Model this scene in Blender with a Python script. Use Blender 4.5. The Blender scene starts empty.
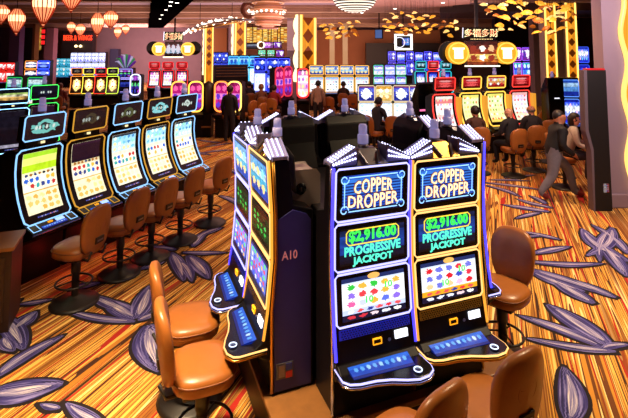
import bpy, math, random
from mathutils import Vector, Matrix
random.seed(7)
R = math.radians
sc = bpy.context.scene
col = sc.collection
# ------------------------------------------------------------------ camera
F = 464.0; PITCH = R(4.5); CAMZ = 3.0; HZ = 49.0
PY0 = HZ - F * math.tan(PITCH)
cd = bpy.data.cameras.new('camera'); cam = bpy.data.objects.new('camera', cd); col.objects.link(cam)
cam.location = (0, 0, CAMZ); cam.rotation_euler = (R(90) + PITCH, 0, 0)
cd.sensor_width = 36; cd.lens = F / 628 * 36; cd.shift_y = -(209 - PY0) / 628; cd.clip_end = 200
sc.camera = cam
def ray(px, py):
    X = (px - 314) / F; Y = -(py - PY0) / F
    return X, math.cos(PITCH) - math.sin(PITCH) * Y, math.sin(PITCH) + math.cos(PITCH) * Y
def GP(px, py, z=0.0):                       # point of the photograph seen at height z
    r = ray(px, py); t = (z - CAMZ) / r[2]
    return Vector((r[0] * t, r[1] * t, z))
def DP(px, py, d):                           # point of the photograph seen at distance d
    r = ray(px, py); t = d / r[1]
    return Vector((r[0] * t, d, CAMZ + r[2] * t))
# ------------------------------------------------------------------ materials
def lin(c):
    return tuple((x / 12.92 if x <= .04045 else ((x + .055) / 1.055) ** 2.4) for x in c[:3]) + (1,)
def h2(s):
    return lin(tuple(int(s[i:i + 2], 16) / 255 for i in (0, 2, 4)))
_m = {}
def pm(name, hexc, rough=.5, metal=0.0, em=None, es=0.0, var=0.0, scale=20, trans=0.0, spec=None):
    if name in _m: return _m[name]
    m = bpy.data.materials.new(name); m.use_nodes = True
    nt = m.node_tree; b = nt.nodes['Principled BSDF']
    b.inputs['Base Color'].default_value = h2(hexc)
    b.inputs['Roughness'].default_value = rough; b.inputs['Metallic'].default_value = metal
    if spec is not None: b.inputs['Specular IOR Level'].default_value = spec
    if trans: b.inputs['Transmission Weight'].default_value = trans
    if em:
        b.inputs['Emission Color'].default_value = h2(em); b.inputs['Emission Strength'].default_value = es
    if var:
        tc = nt.nodes.new('ShaderNodeTexCoord'); n = nt.nodes.new('ShaderNodeTexNoise')
        n.inputs['Scale'].default_value = scale; n.inputs['Detail'].default_value = 4
        nt.links.new(tc.outputs['Object'], n.inputs['Vector'])
        mx = nt.nodes.new('ShaderNodeMix'); mx.data_type = 'RGBA'
        c = h2(hexc); mx.inputs[6].default_value = tuple(x * (1 - var) for x in c[:3]) + (1,)
        mx.inputs[7].default_value = tuple(min(1, x * (1 + var)) for x in c[:3]) + (1,)
        nt.links.new(n.outputs['Fac'], mx.inputs[0]); nt.links.new(mx.outputs[2], b.inputs['Base Color'])
    _m[name] = m; return m
def led(hexc, s=3.0):
    return pm('led_' + hexc + '_%g' % s, '202020', .4, 0, hexc, s)
class NG:
    def __init__(s, nt): s.nt = nt
    def n(s, t, **kw):
        o = s.nt.nodes.new(t)
        for k, v in kw.items(): setattr(o, k, v)
        return o
    def m(s, op, a, b=None, c=None):
        o = s.nt.nodes.new('ShaderNodeMath'); o.operation = op
        for i, x in enumerate((a, b, c)):
            if x is None: continue
            if isinstance(x, (int, float)): o.inputs[i].default_value = x
            else: s.nt.links.new(x, o.inputs[i])
        return o.outputs[0]
    def mix(s, f, a, b, mode='MIX'):
        o = s.nt.nodes.new('ShaderNodeMix'); o.data_type = 'RGBA'; o.blend_type = mode
        for i, x in ((0, f), (6, a), (7, b)):
            if isinstance(x, (int, float, tuple)): o.inputs[i].default_value = x
            else: s.nt.links.new(x, o.inputs[i])
        return o.outputs[2]
    def ramp(s, fac, stops, interp='CONSTANT'):
        o = s.nt.nodes.new('ShaderNodeValToRGB'); cr = o.color_ramp; cr.interpolation = interp
        while len(cr.elements) > 1: cr.elements.remove(cr.elements[-1])
        cr.elements[0].position = stops[0][0]; cr.elements[0].color = stops[0][1]
        for p, c in stops[1:]:
            e = cr.elements.new(p); e.color = c
        s.nt.links.new(fac, o.inputs[0]); return o.outputs[0]
def screen(name, bands, icons=(), strength=1.2, noise=0.25, nscale=6, seed=0.0, interp='CONSTANT', stripes=None):
    """display picture: horizontal bands of colour plus rows of coloured symbols"""
    if name in _m: return _m[name]
    m = bpy.data.materials.new(name); m.use_nodes = True; nt = m.node_tree; g = NG(nt)
    b = nt.nodes['Principled BSDF']
    uv = g.n('ShaderNodeUVMap'); sp = g.n('ShaderNodeSeparateXYZ'); nt.links.new(uv.outputs[0], sp.inputs[0])
    U, V = sp.outputs[0], sp.outputs[1]
    c = g.ramp(V, [(p, h2(x)) for p, x in bands], interp)
    if noise:
        nz = g.n('ShaderNodeTexNoise'); nz.inputs['Scale'].default_value = nscale; nz.inputs['Detail'].default_value = 3
        mp = g.n('ShaderNodeVectorMath', operation='ADD'); mp.inputs[1].default_value = (seed * 3.1, seed * 1.7, seed)
        nt.links.new(uv.outputs[0], mp.inputs[0]); nt.links.new(mp.outputs[0], nz.inputs['Vector'])
        f = g.ramp(nz.outputs['Fac'], [(.35, (1 - noise * 1.8,) * 3 + (1,)), (.6, (1, 1, 1, 1))], 'LINEAR')
        c = g.mix(1.0, c, f, 'MULTIPLY')
    if stripes:
        n, v0, v1, hx = stripes
        f = g.m('FRACT', g.m('MULTIPLY', V, n)); k = g.m('LESS_THAN', f, .45)
        k = g.m('MULTIPLY', k, g.m('MULTIPLY', g.m('GREATER_THAN', V, v0), g.m('LESS_THAN', V, v1)))
        c = g.mix(k, c, h2(hx))
    for (nx, ny, u0, u1, v0, v1, rad, pal) in icons:
        a = g.m('MULTIPLY', g.m('DIVIDE', g.m('SUBTRACT', U, u0), u1 - u0), nx)
        d = g.m('MULTIPLY', g.m('DIVIDE', g.m('SUBTRACT', V, v0), v1 - v0), ny)
        ia, id_ = g.m('FLOOR', a), g.m('FLOOR', d)
        fa = g.m('SUBTRACT', g.m('FRACT', a), .5); fd = g.m('SUBTRACT', g.m('FRACT', d), .5)
        cb = g.n('ShaderNodeCombineXYZ'); nt.links.new(ia, cb.inputs[0]); nt.links.new(id_, cb.inputs[1]); cb.inputs[2].default_value = seed
        wn = g.n('ShaderNodeTexWhiteNoise'); wn.noise_dimensions = '3D'; nt.links.new(cb.outputs[0], wn.inputs['Vector'])
        pc = g.ramp(wn.outputs['Value'], [(i / len(pal), h2(x)) for i, x in enumerate(pal)])
        nz = g.n('ShaderNodeTexNoise'); nz.inputs['Scale'].default_value = 5.0 * max(nx, ny); nz.inputs['Detail'].default_value = 1
        nt.links.new(uv.outputs[0], nz.inputs['Vector'])
        dist = g.m('SQRT', g.m('ADD', g.m('MULTIPLY', fa, fa), g.m('MULTIPLY', fd, fd)))
        dist = g.m('ADD', dist, g.m('MULTIPLY', g.m('SUBTRACT', nz.outputs['Fac'], .5), .55))
        k = g.m('LESS_THAN', dist, rad)
        for x, lo, hi in ((U, u0, u1), (V, v0, v1)):
            k = g.m('MULTIPLY', k, g.m('MULTIPLY', g.m('GREATER_THAN', x, lo), g.m('LESS_THAN', x, hi)))
        c = g.mix(k, c, pc)
    b.inputs['Base Color'].default_value = (.01, .01, .012, 1); b.inputs['Roughness'].default_value = .25
    nt.links.new(c, b.inputs['Emission Color']); b.inputs['Emission Strength'].default_value = strength
    _m[name] = m; return m
# ------------------------------------------------------------------ mesh builder
class MB:
    def __init__(s): s.v = []; s.f = []; s.mi = []; s.uv = []
    def add(s, vs, fs, mat=0, uvs=None):
        b = len(s.v); s.v += [tuple(v) for v in vs]
        for k, f in enumerate(fs):
            s.f.append(tuple(i + b for i in f)); s.mi.append(mat)
            s.uv.append(uvs[k] if uvs else [(0, 0)] * len(f))
        return s
    def box(s, c, d, mat=0, M=None):
        x, y, z = (t / 2 for t in d)
        vs = [Vector((i * x, j * y, k * z)) for i in (-1, 1) for j in (-1, 1) for k in (-1, 1)]
        if M is not None: vs = [M @ v for v in vs]
        vs = [v + Vector(c) for v in vs]
        fs = [(0, 1, 3, 2), (4, 6, 7, 5), (0, 4, 5, 1), (2, 3, 7, 6), (0, 2, 6, 4), (1, 5, 7, 3)]
        return s.add(vs, fs, mat, [[(0, 0), (0, 1), (1, 1), (1, 0)]] * 6)
    def exx(s, prof, x0, x1, mat=0):          # closed (y,z) outline extruded along x
        n = len(prof)
        vs = [(x0, y, z) for y, z in prof] + [(x1, y, z) for y, z in prof]
        fs = [(i, (i + 1) % n, n + (i + 1) % n, n + i) for i in range(n)] + [tuple(range(n))[::-1], tuple(range(n, 2 * n))]
        return s.add(vs, fs, mat)
    def exz(s, prof, z0, z1, mat=0):          # closed (x,y) outline extruded along z
        n = len(prof)
        vs = [(x, y, z0) for x, y in prof] + [(x, y, z1) for x, y in prof]
        fs = [(i, (i + 1) % n, n + (i + 1) % n, n + i) for i in range(n)] + [tuple(range(n))[::-1], tuple(range(n, 2 * n))]
        return s.add(vs, fs, mat)
    def exy(s, prof, y0, y1, mat=0):          # closed (x,z) outline extruded along y
        n = len(prof)
        vs = [(x, y0, z) for x, z in prof] + [(x, y1, z) for x, z in prof]
        fs = [(i, (i + 1) % n, n + (i + 1) % n, n + i) for i in range(n)] + [tuple(range(n)), tuple(range(n, 2 * n))[::-1]]
        return s.add(vs, fs, mat)
    def tube(s, pts, r, n=6, closed=False, mat=0):
        pts = [Vector(p) for p in pts]; N = len(pts); vs = []
        rr = r if isinstance(r, (list, tuple)) else [r] * N
        up0 = None
        for i, p in enumerate(pts):
            a = pts[i - 1] if (i or closed) else p
            b = pts[(i + 1) % N] if (i < N - 1 or closed) else p
            t = (b - a).normalized() if (b - a).length > 1e-9 else Vector((0, 0, 1))
            if up0 is None:
                up0 = Vector((0, 0, 1)) if abs(t.z) < .9 else Vector((1, 0, 0))
            x = t.cross(up0)
            if x.length < 1e-4: x = t.cross(Vector((.3, .8, .5)))
            x.normalize(); y = x.cross(t).normalized(); up0 = y
            for k in range(n):
                a_ = 2 * math.pi * k / n
                vs.append(p + (x * math.cos(a_) + y * math.sin(a_)) * rr[i])
        fs = []
        for i in range(N if closed else N - 1):
            j = (i + 1) % N
            for k in range(n):
                l = (k + 1) % n
                fs.append((i * n + k, i * n + l, j * n + l, j * n + k))
        if not closed: fs += [tuple(range(n))[::-1], tuple(range((N - 1) * n, N * n))]
        return s.add(vs, fs, mat)
    def lathe(s, prof, n=16, c=(0, 0, 0), mat=0, M=None, a0=0, a1=2 * math.pi):
        full = abs(a1 - a0 - 2 * math.pi) < 1e-6; m = n if full else n + 1
        vs = []
        for r, z in prof:
            for k in range(m):
                a = a0 + (a1 - a0) * k / n
                v = Vector((r * math.cos(a), r * math.sin(a), z))
                if M is not None: v = M @ v
                vs.append(v + Vector(c))
        fs = []; uvs = []; P = len(prof)
        for i in range(P - 1):
            for k in range(n):
                l = (k + 1) % m
                fs.append((i * m + k, i * m + l, (i + 1) * m + l, (i + 1) * m + k))
                uvs.append([(k / n, i / (P - 1)), ((k + 1) / n, i / (P - 1)), ((k + 1) / n, (i + 1) / (P - 1)), (k / n, (i + 1) / (P - 1))])
        return s.add(vs, fs, mat, uvs)
    def disc(s, c, r, y0, y1, n=24, mat=0):   # coin facing -y
        return s.exy([(c[0] + r * math.cos(2 * math.pi * k / n), c[1] + r * math.sin(2 * math.pi * k / n)) for k in range(n)], y0, y1, mat)
    def strip(s, x0, x1, prof, t=.006, mat=0):   # display following a (y,z) line, top first; thickness t to the front
        n = len(prof); L = [0]
        for i in range(1, n): L.append(L[-1] + math.dist(prof[i], prof[i - 1]))
        vs = []; fs = []; uvs = []
        for i, (y, z) in enumerate(prof):
            a = prof[max(i - 1, 0)]; b = prof[min(i + 1, n - 1)]
            ty, tz = b[0] - a[0], b[1] - a[1]; l = math.hypot(ty, tz)
            ny, nz = tz / l, -ty / l                     # towards -y when the line runs down
            if ny > 0: ny, nz = -ny, -nz
            vs += [(x0, y + ny * t, z + nz * t), (x1, y + ny * t, z + nz * t), (x0, y - ny * .004, z - nz * .004), (x1, y - ny * .004, z - nz * .004)]
        for i in range(n - 1):
            a = i * 4; b = a + 4; v0 = 1 - L[i] / L[-1]; v1 = 1 - L[i + 1] / L[-1]
            fs += [(a, b, b + 1, a + 1), (a + 2, a + 3, b + 3, b + 2), (a, a + 2, b + 2, b), (a + 1, b + 1, b + 3, a + 3)]
            uvs += [[(0, v0), (0, v1), (1, v1), (1, v0)]] + [[(.5, .01)] * 4] * 3
        e = (n - 1) * 4
        fs += [(0, 1, 3, 2), (e, e + 2, e + 3, e + 1)]; uvs += [[(.5, .01)] * 4] * 2
        return s.add(vs, fs, mat, uvs)
    def ring(s, x0, x1, z0, z1, t, y0, y1, mat=0):
        for a in ((x0, x1, z1 - t, z1), (x0, x1, z0, z0 + t), (x0, x0 + t, z0 + t, z1 - t), (x1 - t, x1, z0 + t, z1 - t)):
            s.box(((a[0] + a[1]) / 2, (y0 + y1) / 2, (a[2] + a[3]) / 2), (a[1] - a[0], abs(y1 - y0), a[3] - a[2]), mat)
        return s
    def outline(s, x0, x1, prof, r, off=.01, mat=0, rc=.03):      # round light tube round a display
        pts = []
        P = [(y - off, z) for y, z in prof]
        pts += [(x0 + rc, *P[0]), (x1 - rc, *P[0])]
        def lerp(p, q, d):
            l = math.dist(p, q); k = min(.5, d / l) if l else 0
            return (p[0] + (q[0] - p[0]) * k, p[1] + (q[1] - p[1]) * k)
        A = [lerp(P[0], P[1], rc)] + P[1:-1] + [lerp(P[-1], P[-2], rc)]
        pts += [(x1, *p) for p in A]
        pts += [(x1 - rc, *P[-1]), (x0 + rc, *P[-1])]
        pts += [(x0, *p) for p in A[::-1]]
        return s.tube(pts, r, 6, True, mat)
    def build(s, name, mats, parent=None, smooth=False, bev=0, at=None):
        me = bpy.data.meshes.new(name); me.from_pydata(s.v, [], s.f)
        ul = me.uv_layers.new(name='UVMap'); d = ul.data; k = 0
        for u in s.uv:
            for q in u:
                d[k].uv = q; k += 1
        for m in (mats if isinstance(mats, (list, tuple)) else [mats]): me.materials.append(m)
        me.polygons.foreach_set('material_index', s.mi)
        if smooth: me.polygons.foreach_set('use_smooth', [True] * len(s.f))
        me.update()
        o = bpy.data.objects.new(name, me); col.objects.link(o)
        if parent is not None: o.parent = parent
        if at is not None: o.location = at
        if bev:
            b = o.modifiers.new('bevel', 'BEVEL'); b.width = bev; b.segments = 2; b.limit_method = 'ANGLE'
        return o
def tag(o, label=None, cat=None, group=None, kind=None):
    if label: o['label'] = label
    if cat: o['category'] = cat
    if group: o['group'] = group
    if kind: o['kind'] = kind
    return o
def empty(name, loc, rz=0, label=None, cat=None, group=None):
    o = bpy.data.objects.new(name, None); col.objects.link(o); o.empty_display_size = .1
    o.location = loc; o.rotation_euler = (0, 0, rz)
    return tag(o, label, cat, group)
def copy_tree(o, parent=None):
    c = o.copy(); col.objects.link(c)
    if parent is not None: c.parent = parent
    for ch in list(o.children): copy_tree(ch, c)
    return c
def text(s, name, mat, parent, M, w=None, h=.05, ext=.003, bold=.0, spacing=1.0, warp=None):
    """lettering as mesh, centred at M; local x along the line, z up, facing -y"""
    cu = bpy.data.curves.new('t', 'FONT'); cu.body = s; cu.extrude = ext; cu.offset = bold
    cu.align_x = 'CENTER'; cu.align_y = 'CENTER'; cu.size = 1; cu.resolution_u = 2; cu.space_character = spacing; cu.space_line = .8
    t = bpy.data.objects.new('t', cu); col.objects.link(t)
    dg = bpy.context.evaluated_depsgraph_get(); dg.update()
    me = bpy.data.meshes.new_from_object(t.evaluated_get(dg)); me.name = name
    bpy.data.objects.remove(t); bpy.data.curves.remove(cu)
    if not len(me.vertices): return None
    xs = [v.co.x for v in me.vertices]; ys = [v.co.y for v in me.vertices]
    cx, cy = (max(xs) + min(xs)) / 2, (max(ys) + min(ys)) / 2; W = max(xs) - min(xs); H = max(ys) - min(ys)
    sy = h / H; sx = (w / W) if w else sy
    for v in me.vertices:
        X_, Z_ = (v.co.x - cx) * sx, (v.co.y - cy) * sy
        if warp: X_, Z_ = warp(X_ / (W * sx / 2), Z_ / (h / 2), X_, Z_)
        v.co = M @ Vector((X_, -v.co.z, Z_))
    me.materials.clear(); me.materials.append(mat)
    o = bpy.data.objects.new(name, me); col.objects.link(o); o.parent = parent
    return o
def ordn(i): return ['first', 'second', 'third', 'fourth', 'fifth', 'sixth', 'seventh', 'eighth', 'ninth'][i]
# ------------------------------------------------------------------ shared materials
BLACK = pm('black_gloss', '0b0a0e', .25, spec=.35)
DARK = pm('dark_cabinet', '0d0a0e', .4, 0, None, 0, .3, 8, spec=.2)
NAVY = pm('navy_cabinet_side', '2e2e84', .45, 0, None, 0, .2, 6)
CHROME = pm('chrome', 'c8c8d2', .18, 1)
STEEL = pm('brushed_steel', '8a8894', .35, 1, None, 0, .2, 30)
GOLDM = pm('gold_metal', 'd8a048', .28, 1)
TAN = pm('tan_vinyl', '9c5c26', .36, 0, None, 0, .12, 14)
TANS = pm('tan_vinyl_seam', '7a4524', .5)
CHARC = pm('charcoal_plastic', '1c1613', .45)
LENS1 = pm('candle_lens', 'b9b4d8', .2, 0, 'a9a0e0', .35)
LENS2 = pm('candle_lens_dark', '77749a', .2, 0, '6a64b0', .2)
BLUE_LED = led('4038ff', 2.6); GOLD_LED = led('f09a30', 1.5)
# ------------------------------------------------------------------ the setting
def carpet_material():
    m = bpy.data.materials.new('striped_carpet'); m.use_nodes = True; nt = m.node_tree; g = NG(nt)
    b = nt.nodes['Principled BSDF']; b.inputs['Roughness'].default_value = .95
    tc = g.n('ShaderNodeTexCoord'); mp = g.n('ShaderNodeMapping'); mp.inputs['Rotation'].default_value = (0, 0, R(21.5))
    nt.links.new(tc.outputs['Object'], mp.inputs['Vector'])
    def stripe(sx, sy, det, off):
        k = g.n('ShaderNodeMapping'); k.inputs['Scale'].default_value = (sx, sy, 1); k.inputs['Location'].default_value = (off, off * .3, 0)
        nt.links.new(mp.outputs[0], k.inputs['Vector'])
        n = g.n('ShaderNodeTexNoise'); n.inputs['Scale'].default_value = 1; n.inputs['Detail'].default_value = det; n.inputs['Roughness'].default_value = .6
        nt.links.new(k.outputs[0], n.inputs['Vector']); return n.outputs['Fac']
    s1 = stripe(8.5, .13, 1.2, 3.0)
    c = g.ramp(s1, [(0, h2('2c1003')), (.33, h2('a06818')), (.37, h2('4a2206')), (.395, h2('c8862a')), (.425, h2('eec66c')), (.45, h2('7a4410')), (.47, h2('d09838')), (.50, h2('3c1a05')), (.515, h2('b87420')), (.54, h2('e8b858')), (.565, h2('5a2c08')), (.585, h2('d49a3c')), (.615, h2('f4d890')), (.64, h2('6a380c')), (.67, h2('c8882c'))])
    s2 = stripe(5.5, .14, .5, 11.0)
    k = g.m('MULTIPLY', g.m('GREATER_THAN', s2, .565), g.m('LESS_THAN', s2, .600))
    c = g.mix(k, c, h2('a81c10'))
    s3 = stripe(7, .25, 1.0, 31.0)
    k = g.m('MULTIPLY', g.m('GREATER_THAN', s3, .60), .75)
    c = g.mix(k, c, h2('7a400c'))
    fz = g.n('ShaderNodeTexNoise'); fz.inputs['Scale'].default_value = 220
    nt.links.new(tc.outputs['Object'], fz.inputs['Vector'])
    c = g.mix(.35, c, fz.outputs['Color'], 'OVERLAY')
    nt.links.new(c, b.inputs['Base Color'])
    bp = g.n('ShaderNodeBump'); bp.inputs['Strength'].default_value = .3
    nt.links.new(fz.outputs['Fac'], bp.inputs['Height']); nt.links.new(bp.outputs[0], b.inputs['Normal'])
    return m
def leaf_material(name, ca, cb, cc, sc_=14):
    m = bpy.data.materials.new(name); m.use_nodes = True; nt = m.node_tree; g = NG(nt)
    b = nt.nodes['Principled BSDF']; b.inputs['Roughness'].default_value = .95
    uv = g.n('ShaderNodeUVMap'); mp = g.n('ShaderNodeMapping'); mp.inputs['Scale'].default_value = (1.5, sc_, 1)
    nt.links.new(uv.outputs[0], mp.inputs['Vector'])
    n = g.n('ShaderNodeTexNoise'); n.inputs['Scale'].default_value = 1; n.inputs['Detail'].default_value = 3
    nt.links.new(mp.outputs[0], n.inputs['Vector'])
    c = g.ramp(n.outputs['Fac'], [(.3, h2(ca)), (.5, h2(cb)), (.66, h2(cc))], 'LINEAR')
    nt.links.new(c, b.inputs['Base Color']); return m
fl = MB(); fl.add([(-32, -3, 0), (26, -3, 0), (26, 46, 0), (-32, 46, 0)], [(0, 1, 2, 3)], 0)
lay = [0]
def leaf(px0, py0, px1, py1, w=.11, bend=.06, outline=.034, pale=True):
    a = GP(px0, py0); b = GP(px1, py1); d = b - a; L = d.length
    t = d / L; nrm = Vector((-t.y, t.x, 0)); k = lay[0] % 9; lay[0] += 1
    def shape(s0, s1, ww, z, mat, grow=0):
        N = 12; vs = []; fs = []; uvs = []
        for i in range(N + 1):
            s = i / N; q = s0 + (s1 - s0) * s
            half = ww * (math.sin(math.pi * min(1, .04 + s * .93)) ** .7) * (1 - .25 * s) + grow
            c = a + t * (L * q) + nrm * (bend * L * math.sin(math.pi * q))
            if grow and i == 0: c = c - t * grow
            if grow and i == N: c = c + t * grow * 1.5; half = grow * .5
            for sd in (-1, 1):
                p = c + nrm * half * sd; vs.append((p.x, p.y, z))
        for i in range(N):
            fs.append((2 * i, 2 * i + 1, 2 * i + 3, 2 * i + 2))
            uvs.append([(i / N, 0), (i / N, 1), ((i + 1) / N, 1), ((i + 1) / N, 0)])
        for f in range(len(fs)): uvs[f] = [(x[0] + k, x[1] + k * 1.3) for x in uvs[f]]
        fl.add(vs, fs, mat, uvs)
    shape(0, 1, w, .0015 + k * .0004, 1, outline)
    shape(0, 1, w, .006 + k * .0004, 2)
    if pale:
        shape(.10, .85, w * .34, .0105 + k * .0004, 3)
LEAVES = [  # base x,y  tip x,y  half width
 (611, 346, 547, 305, .13), (606, 349, 519, 316, .07), (616, 352, 527, 339, .05), (628, 345, 600, 350, .04), (594, 304, 551, 279, .10), (616, 298, 570, 280, .07),
 (570, 424, 564, 368, .10), (534, 254, 570, 247, .05), (528, 262, 603, 264, .05), (532, 270, 616, 297, .07), (531, 272, 585, 292, .06), (531, 262, 497, 250, .04),
 (549, 212, 503, 205, .07), (552, 208, 517, 199, .05), (546, 204, 530, 196, .05), (540, 213, 516, 219, .04), (486, 183, 541, 190, .05), (487, 186, 520, 197, .05), (491, 180, 530, 181, .04), (505, 178, 535, 175, .04),
 (628, 262, 582, 229, .09), (628, 254, 592, 225, .06), (612, 228, 587, 256, .07), (628, 277, 596, 240, .08), (610, 230, 600, 262, .05), (560, 240, 520, 232, .04), (500, 238, 545, 236, .03),
 (-6, 379, 63, 336, .07), (-14, 396, 63, 384, .13), (102, 424, 66, 404, .05), (60, 409, 40, 405, .03),
 (14, 330, 36, 312, .09), (2, 318, 24, 350, .10), (-6, 312, 20, 300, .07), (4, 338, 14, 352, .06), (20, 305, 52, 300, .04),
 (135, 322, 66, 311, .05), (136, 319, 104, 300, .10), (137, 319, 150, 286, .12), (138, 321, 160, 312, .05), (120, 310, 92, 296, .07),
 (148, 326, 160, 372, .16), (193, 247, 208, 231, .06), (200, 236, 222, 228, .05), (183, 253, 226, 253, .04), (171, 253, 184, 281, .07), (188, 256, 209, 279, .08), (165, 258, 140, 270, .06), (180, 262, 192, 282, .05), (176, 250, 150, 247, .05),
 (203, 153, 233, 150, .06), (199, 140, 221, 143, .05), (206, 147, 231, 143, .04), (210, 155, 190, 150, .05), (236, 150, 250, 158, .05), (255, 142, 275, 150, .05), (215, 128, 240, 130, .04),
 (70, 290, 100, 283, .05), (110, 268, 128, 276, .05), (205, 180, 225, 186, .05), (220, 196, 238, 205, .05), (240, 175, 226, 168, .04)]
for q in LEAVES: leaf(*q[:4], w=q[4] * (1.3 if q[1] > 290 else 1.65), bend=random.uniform(-.07, .1))
floor = fl.build('floor', [carpet_material(), pm('leaf_outline', '150a10', .95), leaf_material('violet_leaf', '17123c', '3a347c', '8f88c4', 10), leaf_material('pale_leaf_heart', '3c3680', '8f88b4', 'ece2dc', 7)])
tag(floor, kind='structure')
WALLM = pm('mauve_wall_panel', '8a6a6c', .7, 0, None, 0, .12, 2)
BROWN = pm('brown_plaster', '7a5040', .75, 0, None, 0, .15, 2)
PURP = pm('purple_grey_paint', '8c7888', .65, 0, None, 0, .06, 3)
CEILM = pm('ceiling_paint', '9a86a0', .8, 0, None, 0, .06, 1)
BEAMM = pm('ceiling_beam_wood', 'a07c68', .6, 0, None, 0, .2, 3)
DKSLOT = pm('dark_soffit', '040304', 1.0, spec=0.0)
CEIL = 5.0; BACK = 42.0
def struct(name, mb, mat, **k): return tag(mb.build(name, mat, **k), kind='structure')
struct('ceiling', MB().box((-3, 21.5, CEIL + .1), (58, 49, .2)), CEILM)
w = MB().box((-3, BACK + .1, 2.5), (58, .2, 5))
for k in range(7): w.box((-13, BACK - .02, 3.05 + k * .28), (22, .03, .03))
struct('wall_back', w, WALLM)
struct('wall_left', MB().box((-32.1, 21.5, 2.5), (.2, 49, 5)), WALLM)
struct('wall_right', MB().box((26.1, 21.5, 2.5), (.2, 49, 5)), BROWN)
struct('wall_front', MB().box((-3, -3.1, 2.5), (58, .2, 5)), WALLM)
n = 0
for (y, w_, h_) in ((12.5, .5, .3), (17, .45, .28), (21.5, .5, .30), (26, .4, .25), (31, .5, .3), (36.5, .5, .3)):
    n += 1
    m = MB().box((-3, y, CEIL - h_ / 2), (58, w_, h_)); m.box((-3, y, CEIL - .05), (58, w_ + .5, .1))
    struct('trim_%d' % n, m, BEAMM)
def ceil_poly(pts, z0, z1, mat):
    global n
    n += 1
    q = [GP(px, py, z0) for px, py in pts]
    struct('trim_%d' % n, MB().exz([(p.x, p.y) for p in q], z0, z1), mat)
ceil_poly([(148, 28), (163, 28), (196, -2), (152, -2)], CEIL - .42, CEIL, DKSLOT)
ceil_poly([(352, 14.5), (470, 4), (470, -3), (335, -3)], CEIL - .34, CEIL, BROWN)
ceil_poly([(440, 18.5), (600, 16.5), (600, 10), (440, 13)], CEIL - .36, CEIL, pm('dark_beam', '3a201c', .6))
# walls standing in front of the back wall
def wallpiece(px0, px1, py0, d, mat, zb=0, thick=.6):
    global n
    n += 1
    a = DP(px0, py0, d); b = DP(px1, py0, d)
    return struct('trim_%d' % n, MB().box(((a.x + b.x) / 2, d + thick / 2, (a.z + zb) / 2), (b.x - a.x, thick, a.z - zb)), mat)
wallpiece(-30, 11, 26, 37, pm('violet_wall', '64507a', .7, 0, None, 0, .15, 2))
wallpiece(10, 20, 26, 34, pm('violet_pilaster', '7c64a0', .6))
wallpiece(20, 33, 24, 38, pm('dark_walnut', '1e1214', .5, 0, None, 0, .3, 3))
wallpiece(33, 35.5, 24, 35.5, pm('bronze_post', '9a6a40', .4, .4))
wallpiece(45, 54, 28, 36, pm('rose_wall', '96606a', .7, 0, None, 0, .1, 3))
wallpiece(54, 94, 27, 39.5, BROWN)
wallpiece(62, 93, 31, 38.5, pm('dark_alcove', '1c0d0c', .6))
wallpiece(110, 118, 49, 41, pm('slate_door', '3a3550', .5))
wallpiece(247, 287, 20, 36, BROWN)
wallpiece(214, 227, 28, 38, pm('orange_wall', 'b06a30', .6))
wallpiece(316, 440, 30, 38, pm('amber_wall', '9a5c38', .7, 0, None, 0, .1, 2))
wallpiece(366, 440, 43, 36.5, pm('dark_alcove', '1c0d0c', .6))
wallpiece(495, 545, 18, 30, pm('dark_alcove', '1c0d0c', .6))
wallpiece(533, 540, 20, 26, PURP)
wallpiece(575, 640, 18, 24, pm('dark_redwood', '32140e', .5, 0, None, 0, .3, 3))
# ------------------------------------------------------------------ slot machine builders
PAL = ['d02020', '2a46c8', '22a040', 'e8a020', '8a2aa8', 'e05090', '20a0b0']
def candle(p, x, y, z, s=1.0, dark=False):
    c = MB().lathe([(0, 0), (.045 * s, 0), (.045 * s, .02 * s), (.036 * s, .025 * s), (.036 * s, .035 * s), (.0, .035 * s)], 12, (x, y, z)).build('candle', STEEL, p, True)
    MB().lathe([(0, .035 * s), (.042 * s, .035 * s), (.042 * s, .10 * s), (.03 * s, .108 * s), (0, .108 * s)], 12, (x, y, z)).build('candle_lens', LENS2 if dark else LENS1, c, True)
    MB().lathe([(0, .108 * s), (.033 * s, .108 * s), (.033 * s, .165 * s), (.026 * s, .18 * s), (0, .182 * s)], 12, (x, y, z)).build('candle_lens', LENS1, c, True)
    return c
# --- three-screen tower of the A10 carousel
T_TOP = screen('blue_deco_screen', [(0, '0a1440'), (.12, '2c62e0'), (.5, '3a86f4'), (.9, '2450cc')], (), 1.0, .15, 5, 1, stripes=(13, .16, .84, '0a1c70'))
T_TOPL = screen('cyan_picture_screen', [(0, '1c50c0'), (.3, '50c0e8'), (.55, 'd0f0ff'), (.75, '58b0f0')], ((3, 2, .05, .95, .1, .9, .3, ['ffffff', '2a60e0', '90f0f0', 'ffe090']),), 1.3, .3, 8, 2)
T_MID = screen('green_jackpot_screen', [(0, '10141c'), (.06, '141c38'), (.3, '1c48b0'), (.5, '2056c8'), (.8, '182c60'), (.95, '0c0e14')], (), .8, .35, 3, 3)
T_MIDL = screen('leafy_jackpot_screen', [(0, '08160c'), (.15, '0c5020'), (.5, '10401c'), (.85, '0c2614')], ((4, 3, .1, .9, .25, .8, .28, ['30e050', '18a838', '50f070', '101c14']),), .9, .4, 5, 5)
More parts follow.
